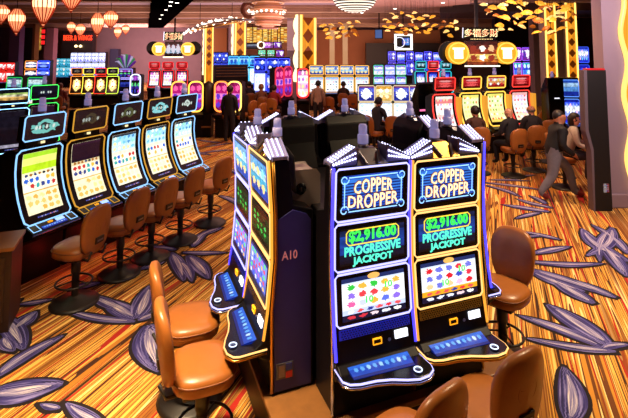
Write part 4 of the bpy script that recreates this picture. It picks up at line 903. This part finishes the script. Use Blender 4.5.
# ------------------------------------------------------------------ columns
GLOWP = screen('glow_gold_panel', [(0, 'e88414'), (.5, 'f09420'), (1, 'e88414')], (), 1.2, .2, 3, 1)
WAVE = led('ffe0a0', 2.6); GEDGE = led('ffc860', 2.4); DIAM = pm('brown_diamond', '6a3010', .4, 0, '7a3808', .35)
def column(px, d, w, rz, label, faces=('gold',), wave=True, step=.78):
    x = xd(px, d); p = empty('lit_column', (x, d, 0), rz, label, 'column')
    MB().box((0, 0, CEIL / 2), (w, w, CEIL)).build('shaft', PURP, p)
    gw = w * .74
    MB().strip(-gw / 2, gw / 2, [(-w / 2 - .01, CEIL - .05), (-w / 2 - .01, .3)], .01).build('gold_panel', GLOWP, p)
    for sx in (-1, 1):
        MB().box((sx * gw / 2, -w / 2 - .04, 2.7), (w * .09, .07, 4.6)).build('edge_glow', GEDGE, p)
    nk = int((CEIL - 2.0) / (step * w))
    for k in range(nk + 1):
        z = CEIL - .3 - k * step * w
        MB().exy([(-w * .27, z), (0, z - w * .33), (w * .27, z), (0, z + w * .33)], -w / 2 - .05, -w / 2 - .02).build('diamond', DIAM, p)
    if wave:
        pts = []; N = 60
        for k in range(N + 1):
            z = 1.2 + (CEIL - 1.2) * k / N; pts.append((-w / 2 - .02, -w / 2 * .62 + .20 * w * abs(math.sin(z * math.pi / (step * w))), z))
        q = [(y, z) for _, y, z in pts]
        MB().exx([(-w * .5, 1.2)] + q + [(-w * .5, CEIL)], -w / 2 - .05, -w / 2 - .015).build('wavy_light', WAVE, p)
    return p
column(302, 26.5, 1.24, R(33), 'central square column with glowing gold panel, brown diamonds and wavy light edge')
column(238, 29, .82, R(28), 'gold diamond column left of the mosaic panel, nearer of the left two')
column(208, 33, .68, R(28), 'gold diamond column farthest left, beyond the nearer one')
column(547.5, 20, .52, R(-4), 'gold diamond column right of the coin sign, left one of a pair', wave=False, step=.9)
column(568, 20, .52, R(-4), 'gold diamond column right of the coin sign, right one of a pair', wave=False, step=.9)
tag(MB().box((xd(558, 20.1), 20.15, CEIL / 2), (.34, .4, CEIL)).build('column_core', PURP), 'plain mauve pier between the paired diamond columns', 'column')
tag(MB().box((xd(536, 25), 25, CEIL / 2), (.55, .5, CEIL)).build('mauve_pier', PURP), 'plain mauve pier left of the paired diamond columns', 'column')
for pxx, dd, lab in ((332, 33, 'pale lit pier behind the golden cluster lamp, left one'), (345, 33, 'pale lit pier behind the golden cluster lamp, right one')):
    tag(MB().box((xd(pxx, dd), dd, CEIL / 2), (.35, .3, CEIL)).build('lit_pier', led('e09858', .55)), lab, 'column')
rc = empty('right_column', (6.3, 9.65, 0), 0, 'big mauve column at the right edge with wavy golden light panel', 'column')
MB().box((0, -.44, CEIL / 2), (1.36, .32, CEIL)).build('shaft', PURP, rc)
MB().box((0, -.44, .13), (1.42, .38, .26)).build('base_moulding', pm('mauve_moulding', '8a7480', .6), rc, bev=.02)
pts = [(-.30 + .05 * math.sin(z_ * 5.2), z_) for z_ in [.3 + k * .1 for k in range(47)]]
MB().exy(pts + [(.55, 4.9), (.55, .3)], -.63, -.60).build('gold_panel', screen('column_gold', [(0, 'f0a020'), (.5, 'ffc040'), (1, 'f0a020')], (), 1.3, .3, 3, 1), rc)
MB().tube([(x_, -.64, z_) for x_, z_ in pts], .045, 6).build('wavy_light', led('ffd070', 1.5), rc, True)
# ------------------------------------------------------------------ hanging lamps
SH = pm('lantern_shade', 'f0a878', .5, 0, 'ff9c68', 1.25); SHH = pm('lantern_glow', 'fff0d0', .5, 0, 'ffdca0', 2.2); RIBM = pm('lantern_rib', 'a03018', .45, 0, 'a82c10', .4)
def lantern(px, py_bot, py_top, pw, d, label):
    b = DP(px, py_bot, d); t = DP(px, py_top, d); h = t.z - b.z; r = pw / 2 / F * d
    p = empty('teardrop_lantern', (b.x, d, b.z), 0, label, 'hanging lamp', 'teardrop lanterns at upper left')
    f = lambda s: r * (math.sin(s / .66 * math.pi / 2) ** 1.15 if s < .66 else math.cos((s - .66) / .34 * math.pi / 2 * .75)) + .006
    prof = [(0.004, 0)] + [(f(k / 14), h * k / 14) for k in range(1, 15)]
    MB().lathe([(r_ * .93, z) for r_, z in prof], 16).build('shade', SH, p, True)
    MB().lathe([(f(s) * .95 + .004, h * s) for s in (.52, .58, .64, .70, .76)], 16).build('lit_band', SHH, p, True)
    N = 16
    rb = MB()
    for k in range(N):
        a = 2 * math.pi * k / N; rb.tube([(r_ * math.cos(a), r_ * math.sin(a), z) for r_, z in prof[1:]], .014 * (r / .28), 4)
    rb.build('ribbing', RIBM, p)
    MB().lathe([(0, -.03), (.03, 0), (.03, .03), (0, .05)], 8).build('finial', RIBM, p, True)
    MB().tube([(0, 0, h), (0, 0, max(h + .05, CEIL - b.z))], .012, 5).build('cord', DARK, p)
LN_ = [(43, 27, -10, 21, 11, 'large ribbed lantern at the top edge, left of the smaller cropped one'), (71, 12, -14, 19, 11.5, 'ribbed lantern cropped by the top edge, right of the large one'), (16, 35, 9, 15, 14, 'glowing lantern at the left, second from the left edge'), (1, 24, 5, 14, 14.5, 'lantern cut off by the left edge of the photo'),
       (97, 37, 13, 12, 17, 'slim pointed lantern beside the wide ribbed one, above the entrance sign'), (110.5, 29, 11, 14, 17.5, 'wide ribbed lantern right of the slim pointed one'), (71, 34, 22, 8, 25, 'small far lantern left of the entrance lamps'), (80, 37, 24, 9, 24, 'small far lantern hanging before the red neon sign'),
       (117.5, 39, 27, 7, 26, 'small lantern in front of the far wall, left of the smallest'), (125.5, 35, 25, 7, 27, 'smallest far lantern, rightmost of the lanterns')]
for q in LN_: lantern(*q)
# petal chandeliers
PET = [pm('petal_gold', 'e8a830', .35, .2, 'ffb030', .7, .3, 5), pm('petal_cream', 'f4d890', .35, .1, 'ffcc70', .95, .2, 5), pm('petal_amber', 'a05818', .35, .2, 'c06414', .4, .3, 5)]
def petal_mb(r):
    mb = MB(); n = 14
    ang = [R(-75 + 150 * k / n) for k in range(n + 1)]
    top = []; bot = []
    rows = 5
    vs = []
    for j in range(rows + 1):
        t = j / rows
        for k in range(n + 1):
            a = ang[k]; rr = r * t * (1 + (.06 * math.cos(a * 9) if j == rows else 0))
            vs.append((rr * math.sin(a) * 1.15, r * .5 - rr * math.cos(a), r * (.52 * (1 - t * t) + .05 * t * math.cos(a * 9))))
    m = n + 1; N = len(vs); vs2 = vs + [(x, y, z - r * .06) for x, y, z in vs]
    fs = []
    for j in range(rows):
        for k in range(n):
            a, b, c, d = j * m + k, j * m + k + 1, (j + 1) * m + k + 1, (j + 1) * m + k
            fs += [(a, b, c, d), (N + d, N + c, N + b, N + a)]
    for k in range(n): fs.append((rows * m + k, rows * m + k + 1, N + rows * m + k + 1, N + rows * m + k))
    return mb.add(vs2, fs)
def petals(label, pts, d, rpx, spread):
    c = DP(sum(p[0] for p in pts) / len(pts), sum(p[1] for p in pts) / len(pts), d)
    p = empty('petal_chandelier', (c.x, d, c.z), 0, label, 'chandelier'); me = {}
    MB().lathe([(0, CEIL - c.z), (.5, CEIL - c.z), (.5, CEIL - c.z - .06), (0, CEIL - c.z - .06)], 20).build('ceiling_plate', GOLDM, p, True)
    for i, (px, py) in enumerate(pts):
        dd = d + random.uniform(-spread, spread); q = DP(px, py, dd) - c; k = random.choice((0, 0, 0, 1, 1, 2, 2))
        r = rpx / F * d * random.uniform(.85, 1.2)
        if k not in me:
            o = petal_mb(1.0).build('petal', PET[k], p, True); me[k] = o
        else:
            o = me[k].copy(); col.objects.link(o); o.parent = p
        o.location = (q.x, dd - d, q.z); o.scale = (r, r, r); o.rotation_euler = (random.uniform(-.15, .75), random.uniform(-.45, .45), random.uniform(-1.2, 1.2))
        MB().tube([(q.x, dd - d, q.z + r * .2), (q.x, dd - d, CEIL - c.z)], .003, 4).build('wire', DARK, p)
PA = [(447 + random.uniform(-4, 4), 20), (436, 26), (452, 31), (455, 26)]
right_p = [(449, 27), (456, 22), (493, 8), (502, 6), (512, 3), (520, 9), (527, 13), (497, 16), (507, 19), (515, 23), (522, 27), (531, 18), (538, 12), (541, 22), (533, 27), (548, 8), (556, 5), (560, 13), (553, 20), (546, 29), (565, 21), (569, 10), (572, 27), (525, 4), (484, 5), (489, 13), (500, 26), (511, 30), (540, 4), (562, 29), (536, 33), (551, 34), (574, 15), (518, 16)]
right_p += [(px + random.uniform(-6, 6), py + random.uniform(-5, 4)) for px, py in right_p if px > 488][:24]
petals('large chandelier of golden petal shades above the coin sign, upper right', right_p, 11.5, 4.3, 1.0)
mid_p = [(386, 20), (391, 26), (388, 31), (395, 18), (398, 24), (403, 29), (408, 16), (412, 22), (416, 28), (406, 34), (398, 33), (420, 19), (424, 25), (430, 30), (427, 33), (433, 17), (418, 33), (411, 31), (392, 14), (402, 13), (415, 13), (426, 16), (385, 27), (434, 26)]
petals('chandelier of golden petal shades above the framed wheel sign', mid_p + [(q[0] + random.uniform(-5, 5), q[1] + random.uniform(-4, 3)) for q in mid_p[:14]], 16, 3.0, 1.2)
lp_ = [(322 + (k * 13 % 37), 22 + (k * 7 % 17)) for k in range(2, 38)]
petals('dense golden petal chandelier just right of the central column', lp_, 22, 2.9, 1.5)
petals('small scattered petal lamp left of the coin sign characters', [(441, 28), (446, 32), (452, 24), (457, 29), (444, 22), (450, 36)], 19, 3.2, .8)
# striped bowl pendant
c = DP(355, 12, 10.5); z0 = c.z
sb = empty('striped_bowl_pendant', (xd(355, 10.5), 10.5, z0 - .02), 0, 'bowl pendant with black and white rings at the top edge', 'hanging lamp')
prof = [(.50 * math.sin(R(a)), .36 * (1 - math.cos(R(a)))) for a in range(0, 91, 5)]
for k in range(len(prof) - 1):
    MB().lathe([prof[k], prof[k + 1], (prof[k + 1][0] * .96, prof[k + 1][1] + .015), (prof[k][0] * .96, prof[k][1] + .015)], 32).build('ring', led('ffe8d0', 1.7) if k % 2 else pm('dark_ring', '0c0605', .8, spec=.1), sb, True)
MB().tube([(0, 0, .36), (0, 0, CEIL - z0)], .02, 6).build('rod', DARK, sb)
for a in (0, 120, 240): MB().tube([(.48 * math.cos(R(a)), .48 * math.sin(R(a)), .36), (0, 0, .7)], .008, 5).build('arm', DARK, sb)
# crystal drum chandelier
c = DP(268, 14, 17)
ch = empty('crystal_chandelier', (c.x, 17, c.z), 0, 'large drum chandelier of ringed glass strands beside the central column', 'chandelier')
rg = .62
for k in range(9):
    t = k / 8; r = rg * (1.08 - .55 * abs(t - .62) ** 1.3 * 2 * .8); z = -.52 + 1.05 * t
    MB().tube([(r * math.cos(2 * math.pi * a / 30), r * math.sin(2 * math.pi * a / 30), z) for a in range(30)], .022, 5, True).build('glass_ring', pm('glass_ring', 'd8a080', .3, 0, 'e09868', .55) if k % 2 else pm('glass_ring_dark', '7a4838', .3, 0, '8a4c30', .3), ch, True)
for k in range(20):
    a = 2 * math.pi * k / 20; MB().lathe([(0, .06), (.055, 0), (0, -.06)], 8, (rg * .95 * math.cos(a), rg * .95 * math.sin(a), .05 + .04 * math.sin(a * 3))).build('bulb', led('fff0d8', 4), ch, True)
MB().lathe([(.15, -.5), (.5, -.3), (.52, .3), (.3, .5)], 24).build('inner_shade', pm('inner_shade', 'b07050', .5, 0, 'c07848', .35), ch, True)
MB().tube([(0, 0, .4), (0, 0, max(.5, CEIL - c.z))], .03, 6).build('rod', DARK, ch)
# swirling arm chandelier
c = DP(218, 22, 19)
sw = empty('swirl_chandelier', (c.x, 19, c.z), 0, 'long swirling chandelier of bulbs and metal ribbons left of the drum one', 'chandelier')
def swp(px, py, dd=0): return DP(px, py, 19 + dd) - c
for j, dy in enumerate((-3, 0, 3.5)):
    MB().tube([swp(180 + 75 * t, 34 - 13 * t - 5 * math.sin(t * 3.1) + dy * (1 - abs(2 * t - 1)), .6 * math.sin(t * 6 + j)) for t in [k / 20 for k in range(21)]], .035, 6).build('ribbon', [STEEL, pm('bronze_post', '9a6a40'), GOLDM][j], sw, True)
for k in range(30):
    t = k / 29; q = swp(184 + 66 * t, 33 - 13 * t - 5 * math.sin(t * 3.1) + random.uniform(-2.5, 2.5), random.uniform(-.5, .5))
    MB().lathe([(0, .07), (.06, 0), (0, -.07)], 8, q).build('bulb', led('ffe8d0', 3.5), sw, True)
tor = [swp(249 + 6 * math.cos(2 * math.pi * k / 20), 10 + 7 * math.sin(2 * math.pi * k / 20)) for k in range(20)]
MB().tube(tor, .12, 8, True).build('end_hoop', pm('bronze_hoop', '8a5038', .35, .3), sw, True)
MB().lathe([(0, .09), (.08, 0), (0, -.09)], 8, swp(249, 11)).build('bulb', led('ffe8d0', 4), sw, True)
for px in (200, 232): 
    a = swp(px, 20); MB().tube([a, (a.x, a.y, CEIL - c.z)], .012, 5).build('wire', DARK, sw)
# downlights
for k, (px, py) in enumerate(((62, 6), (130, 7), (170, 6), (166, 10), (162, 15), (160, 19), (171, 2), (177, 3), (395, 9), (362, 13), (443, 3), (466, 9), (486, 4), (522, 2), (590, 13), (210, 14), (228, 12), (140, 23))):
    z = CEIL - .43 if 150 < px < 180 else CEIL - .02
    if px in (395, 443, 362): z = CEIL - .36
    q = GP(px, py, z)
    tag(MB().lathe([(0, -.012), (.05, -.012), (.065, .0), (.065, .02), (0, .02)], 12).build('downlight', led('fff4e4', 3.5), at=q), 'small round recessed downlight in the ceiling', 'downlight', 'ceiling downlights')

# ------------------------------------------------------------------ people
SKIN = {'light': pm('skin_light', 'd09a7c', .5), 'warm': pm('skin_warm', 'b87858', .5)}
def person(label, loc, rz, pose, top, bottom, skin='light', hair='1a1210', bald=False, near=False, long=False, s=1.0, shoe='140e0e', group=None, bulk=1.0):
    """local -y is forward; one continuous skinned body"""
    p = empty('person', loc, rz, label, 'person', group); p.scale = (s, s, s)
    J = {}; E = []; RD = {}; K = {}
    def j(n, co, r, par=None, kind='top'):
        J[n] = Vector(co); RD[n] = r
        if par: E.append((par, n)); K[(par, n)] = kind
    sit = pose.startswith('sit'); ph = .80 if sit else .91 if pose == 'step' else .95
    ln = {'sit': -.06, 'sit_lean': -.16, 'stand': -.02, 'step': -.14}.get(pose, 0)
    j('pelvis', (0, 0, ph), .155)
    j('belly', (0, ln * .3 - .01, ph + .16), .145, 'pelvis'); j('chest', (0, ln * .8, ph + .36), .155, 'belly'); j('collar', (0, ln, ph + .50), .085, 'chest')
    j('neck', (0, ln - .005, ph + .565), .055, 'collar', 'skin'); j('jaw', (0, ln - .025, ph + .64), .078, 'neck', 'skin'); j('head', (0, ln - .02, ph + .72), .098, 'jaw', 'skin'); j('crown', (0, ln - .01, ph + .795), .072, 'head', 'skin')
    j('nose', (0, ln - .128, ph + .675), .016, 'jaw', 'skin')
    for sx, S in ((-1, 'l'), (1, 'r')):
        j('sh' + S, (sx * .185, ln, ph + .455), .075, 'collar')
        if sit or pose == 'lean': el = (sx * .235, ln - .06, ph + .20); wr = (sx * .18, ln - .30, ph + .13)
        elif pose == 'step': el = (sx * .25, ln + .04, ph + .17); wr = (sx * .20, ln - .16, ph + .02)
        else: el = (sx * .24, ln + .03, ph + .18); wr = (sx * .25, ln - .08, ph - .07)
        j('el' + S, el, .056, 'sh' + S); j('wr' + S, wr, .038, 'el' + S)
        d = (Vector(wr) - Vector(el)).normalized(); hd = Vector(wr) + d * .075
        j('hand' + S, hd, .034, 'wr' + S, 'skin')
        if near:
            for q, (off, l) in enumerate(((-.028, .07), (-.009, .085), (.010, .08), (.028, .062))):
                k1 = hd + d * (l * .55) + Vector((off, 0, 0)); k2 = k1 + d * (l * .4) + Vector((0, 0, -.025))
                j('f%d%s' % (q, S), k1, .010, 'hand' + S, 'skin'); j('g%d%s' % (q, S), k2, .009, 'f%d%s' % (q, S), 'skin')
            th = Vector(wr) + d * .04 + Vector((-sx * .045, -.01, .0)); j('th' + S, th, .012, 'wr' + S, 'skin'); j('tk' + S, th + d * .04, .010, 'th' + S, 'skin')
        j('hip' + S, (sx * .095, 0, ph - .04), .105, 'pelvis', 'bottom')
        if sit: kn = (sx * .15, -.42, ph - .06); an = (sx * .14, -.36, ph - .48); to = (sx * .15, -.52, ph - .54)
        elif pose == 'step':
            fw = sx > 0; kn = (sx * .13, -.36 if fw else .06, ph - .34 if fw else ph - .44); an = (sx * .15, -.46 if fw else .32, .10 if fw else .14); to = (sx * .16, -.66 if fw else .15, .045)
        else: kn = (sx * .105, -.02, ph - .45); an = (sx * .11, .02, .10); to = (sx * .13, -.16, .045)
        j('kn' + S, kn, .072, 'hip' + S, 'bottom'); j('an' + S, an, .05, 'kn' + S, 'bottom'); j('to' + S, to, .042, 'an' + S, 'shoe')
    names = list(J); me = bpy.data.meshes.new('body')
    me.from_pydata([J[n_] for n_ in names], [(names.index(a), names.index(b)) for a, b in E], [])
    o = bpy.data.objects.new('body', me); col.objects.link(o)
    sk = o.modifiers.new('skin', 'SKIN'); sk.use_smooth_shade = True
    for i, n_ in enumerate(names):
        sv = me.skin_vertices[0].data[i]; r = RD[n_] * 1.08
        r *= bulk; sv.radius = (r * 1.15, r * .82) if n_ in ('pelvis', 'belly', 'chest') else (r, r); sv.use_root = (n_ == 'pelvis')
    sd = o.modifiers.new('sub', 'SUBSURF'); sd.levels = sd.render_levels = 2 if near else 1
    dg = bpy.context.evaluated_depsgraph_get(); dg.update()
    m2 = bpy.data.meshes.new_from_object(o.evaluated_get(dg)); m2.name = 'body'
    bpy.data.objects.remove(o); bpy.data.meshes.remove(me)
    o = bpy.data.objects.new('body', m2); col.objects.link(o); o.parent = p
    kinds = ['skin', 'top', 'bottom', 'shoe']
    m2.materials.clear()
    for m_ in (SKIN[skin], pm('cloth_' + top, top, .8, 0, None, 0, .2, 20), pm('cloth_' + bottom, bottom, .85, 0, None, 0, .2, 20), pm('shoe_' + shoe, shoe, .5)): m2.materials.append(m_)
    segs = [(J[a], J[b], kinds.index(K[(a, b)]), (RD[a] + RD[b]) / 2) for a, b in E]
    for f in m2.polygons:
        c = f.center; best = None
        for a, b, k, r in segs:
            ab = b - a; t = max(0, min(1, (c - a).dot(ab) / ab.length_squared)); dd = (c - a - ab * t).length - r * .8
            if best is None or dd < best[0]: best = (dd, k)
        k = best[1]
        if c.z < ph - .03 and k == 1 and abs(c.x) < .2 and c.y > -.2: k = 2
        f.material_index = k; f.use_smooth = True
    hc = J['head']
    if not (bald == 'full'):
        hm = MB(); cut = .0 if bald else None; vs = []; nu, nv = 18, 12
        for i in range(nv + 1):
            v = math.pi * i / nv
            for k in range(nu):
                a = 2 * math.pi * k / nu; d = Vector((math.sin(v) * math.cos(a), math.sin(v) * math.sin(a), math.cos(v)))
                vs.append(hc + Vector((d.x * .108, d.y * .118 + .012, d.z * .120 + .012)))
        fs = []
        for i in range(nv):
            for k in range(nu):
                q = [i * nu + k, (i + 1) * nu + k, (i + 1) * nu + (k + 1) % nu, i * nu + (k + 1) % nu]
                c = sum((vs[x] for x in q), Vector()) / 4 - hc
                front = c.y < -.045
                keep = (c.z > .045 if front else c.z > -.07 + (-.02 if c.y > .05 else 0))
                if bald: keep = keep and c.z < -.01 and not front
                if keep: fs.append(q)
        if long:
            pass
        hm.add(vs, fs)
        h_ = hm.build('hair', pm('hair_' + hair, hair, .55), p, True); md = h_.modifiers.new('thick', 'SOLIDIFY'); md.thickness = .012
        if long:
            MB().lathe([(.05, -.20), (.09, -.12), (.10, .0), (.085, .05)], 14, (hc.x, hc.y + .05, hc.z), 0, None, R(-20), R(200)).build('long_hair', pm('hair_' + hair, hair, .55), p, True).modifiers.new('thick', 'SOLIDIFY').thickness = .02
    for sx in (-1, 1):
        MB().lathe([(0, .012), (.010, .008), (.012, 0), (0, -.004)], 8, (hc.x + sx * .034, hc.y - .083, hc.z - .012), 0, Matrix.Rotation(R(90), 3, 'X')).build('eye', pm('eye_dark', '120c0a', .2), p, True)
        MB().lathe([(0, .016), (.022, .010), (.026, 0), (0, -.01)], 8, (hc.x + sx * .097, hc.y + .005, hc.z - .025), 0, Matrix.Rotation(R(90) * sx, 3, 'Y') @ Matrix.Diagonal((1.3, .8, 1))).build('ear', SKIN[skin], p, True)
    MB().tube([(hc.x - .028, hc.y - .090, hc.z - .082), (hc.x, hc.y - .099, hc.z - .084), (hc.x + .028, hc.y - .090, hc.z - .082)], .007, 5).build('mouth', pm('lip', '8a4a40', .5), p)
    return p
def face(dx, dy): return math.atan2(dx, -dy)
# man stepping off his stool and woman, at the right
person('man in black jacket and grey trousers striding in front of the seated woman', (4.84, 9.62, 0), face(.99, -.1), 'step', '08070a', '6a646c', 'warm', '140c0a', near=True, shoe='6a1c18', s=1.0, bulk=1.28)
person('seated woman in a pale beige jacket facing the tall black cabinet', (5.50, 10.3, -.02), face(.85, -.5), 'sit_lean', 'b0aaa2', '2a2428', 'light', '1a100c', near=True, long=True)
chair(5.44, 10.32, (.95, -.2), 'tan chair under the seated woman in the beige jacket', 'chairs at right rear')
person('bald man in dark suit seated with his back to the camera at right', (4.72, 11.25, -.02), face(-.35, 1), 'sit', '14131c', '16141a', 'light', '3a2a20', bald='full', near=True)
chair(4.72, 11.25, (-.2, 1), 'tan chair with round back carrying the bald man in the dark suit', 'chairs at right rear')
person('grey-haired balding man seated beside the bald man, at the right-hand red-framed machine', (5.45, 11.75, -.02), face(.1, 1), 'sit', '1c1416', '18151a', 'warm', '6a5a50', bald=True, near=True)
chair(5.45, 11.75, (.1, 1), 'tan chair under the grey-haired balding man', 'chairs at right rear')
person('dark-haired person in brown seated low before the first gold-framed machine at right', (3.98, 11.55, -.04), face(.0, 1), 'sit', '4a2c20', '1a1418', 'warm', '1c1210', near=True)
chair(4.0, 11.5, (.1, 1), 'tan chair carrying the dark-haired person in brown', 'chairs at right rear')
person('man in dark jacket seated in profile at the low white-lit bank', (xd(374, 13.4), 13.4, -.02), face(.8, .7), 'sit_lean', '121018', '17141a', 'warm', '120c0a', near=True)
chair(xd(373, 13.4), 13.4, (.8, .7), 'tan chair under the man in profile at the low white bank', 'chairs at the low white bank')
chair(xd(393, 13.3), 13.3, (.3, 1), 'empty tan chair right of the man in profile, at the low white bank', 'chairs at the low white bank')
person('person in grey-brown top standing before the gold-framed bank, seen from behind', (xd(318, 18), 18, 0), face(.1, 1), 'stand', '9a7c68', '1c181c', 'warm', '140c0a', s=1.0)
person('man in black standing with his back to the camera by the magenta machines', (xd(230.5, 15.1), 15.1, 0), face(.2, 1), 'stand', '0e0c10', '1c1a22', 'warm', '2a1812', near=True, s=1.02)
for i, (px, d, t_, b_, hr, fx, lab) in enumerate(((262, 18.5, '7a4a30', '241a1c', 'a06a38', -.3, 'light-haired person in brown at the blue-topped machines'), (274, 18, '8a1c18', '2a1418', '2a1410', .2, 'person in red seated beside the light-haired one'), (250, 20, '2a2030', '14121a', '181010', -.3, 'dark-dressed person seated at the white and cyan machines'),
                                                (62, 19, '6a2418', '201418', '5a2a18', -.2, 'red-haired person in rust top behind the green-framed machine'), (211, 19.5, '1c1418', '14121a', '140c0c', -.3, 'dark-haired person seated between small coin sign and dark table'),
                                                (343, 20, '3a241c', '1a1416', '2a1810', .1, 'person seated at the third gold-framed machine'))):
    x = xd(px, d); person(lab, (x, d, -.02), face(fx, 1), 'sit', t_, b_, 'warm', hr)
    chair(x, d, (fx, 1), 'tan chair of the ' + lab.replace('person ', 'sitter ', 1), 'far chairs with sitters')
for i, (px, py, f, lab) in enumerate(((247, 132, (-.8, .6), 'empty tan chair in the middle aisle, left one of two beyond the carousel'), (256, 136, (-.85, .5), 'empty tan chair in the middle aisle, right one of two beyond the carousel'))):
    q = GP(px, py); chair(q.x, q.y, f, lab, 'chairs in the middle aisle')
q = GP(239, 134); person('dark-dressed person seated in the middle aisle left of two empty chairs', (q.x + .1, q.y + .6, -.02), face(-.8, .6), 'sit', '120e12', '161218', 'warm', '140c0a', near=True)
for i, (px, d, f) in enumerate(((329, 18.5, (.1, 1)), (352, 19.5, (0, 1)))): chair(xd(px, d), d, f, 'tan chair facing the gold-framed bank, %s the seated player' % ['left of', 'right of'][i], 'chairs at the gold-framed bank')
for i, (px, d, f) in enumerate(((545, 12.6, (.3, 1)), (541, 14.5, (.2, 1)))): chair(xd(px, d), d, f, 'empty tan chair near the dark machine back at right, %s one' % ['nearer', 'farther'][i], 'empty chairs at right rear')
# ------------------------------------------------------------------ light
def area(name, loc, power, size, colr, rot=(0, 0, 0), spread=None, sy=None):
    l = bpy.data.lights.new(name, 'AREA'); l.energy = power; l.size = size; l.color = colr
    if sy: l.shape = 'RECTANGLE'; l.size_y = sy
    if spread: l.spread = R(spread)
    o = bpy.data.objects.new(name, l); col.objects.link(o); o.location = loc; o.rotation_euler = rot; return o
WARM = (1, .74, .44); AMBR = (1, .58, .28); NEUT = (1, .82, .64)
area('lamp_right_aisle', (3.4, 4.6, 4.85), 165, .6, WARM, spread=120)
area('lamp_left_front', (-1.6, 3.0, 4.85), 150, .6, WARM, spread=75)
area('lamp_middle_aisle', (-1.2, 8.6, 4.8), 55, 1.0, AMBR, spread=110)
area('lamp_over_right_people', (4.5, 9.9, 4.8), 75, 1.0, AMBR, spread=110)
area('lamp_far_middle', (-1.5, 14.5, 4.7), 95, 2, AMBR, spread=130)
area('lamp_far_left', (-9, 22, 4.6), 140, 4, (1, .62, .5))
area('lamp_far_right', (7, 20, 4.6), 120, 3, AMBR)
area('lamp_far_back', (-2, 30, 4.6), 300, 8, (1, .62, .45))
area('ceiling_fill_light', (-4, 26, 2.9), 1150, 14, (1, .62, .5), (R(180), 0, 0))  # added up-light that brightens the far ceiling, no fixture there
area('ceiling_fill_light_near', (2, 14, 3.6), 650, 8, (.95, .6, .62), (R(180), 0, 0))  # second added up-light, lifts the nearer ceiling and beams
area('wall_fill_left', (-14, 35, 4.4), 1700, 6, (.9, .58, .62), (R(70), 0, 0))  # added fill aimed at the back wall, not a fitting
area('wall_fill_right', (3, 31, 4.4), 800, 8, (1, .62, .45), (R(70), 0, 0))  # same added wall fill for the right part
area('column_fill', (5.2, 6.6, 4.3), 150, .8, (1, .78, .74), (R(55), 0, R(-12)))  # added fill that lightens the face of the right column
area('red_machine_glow', (5.12, 9.2, 1.45), 2.5, .3, (1, .08, .05), (0, R(-90), 0))
for k in range(4):
    q = L0 + LU * (.724 * (k + .3)) + LN * .3
    l = bpy.data.lights.new('red_kick_light', 'POINT'); l.energy = 1.3; l.color = (1, .03, .02); l.shadow_soft_size = .06
    o = bpy.data.objects.new('red_kick_light', l); col.objects.link(o); o.location = (q.x, q.y, .22)
wd = bpy.data.worlds.new('world'); sc.world = wd; wd.use_nodes = True
wd.node_tree.nodes['Background'].inputs[0].default_value = (.30, .16, .12, 1); wd.node_tree.nodes['Background'].inputs[1].default_value = .15
vs_ = sc.view_settings; vs_.view_transform = 'Standard'; vs_.look = 'None'; vs_.gamma = 1; vs_.exposure = 0.0; vs_.use_curve_mapping = False
sc.cycles.use_denoising = True
sc.cycles.max_bounces = 5; sc.cycles.sample_clamp_indirect = 4
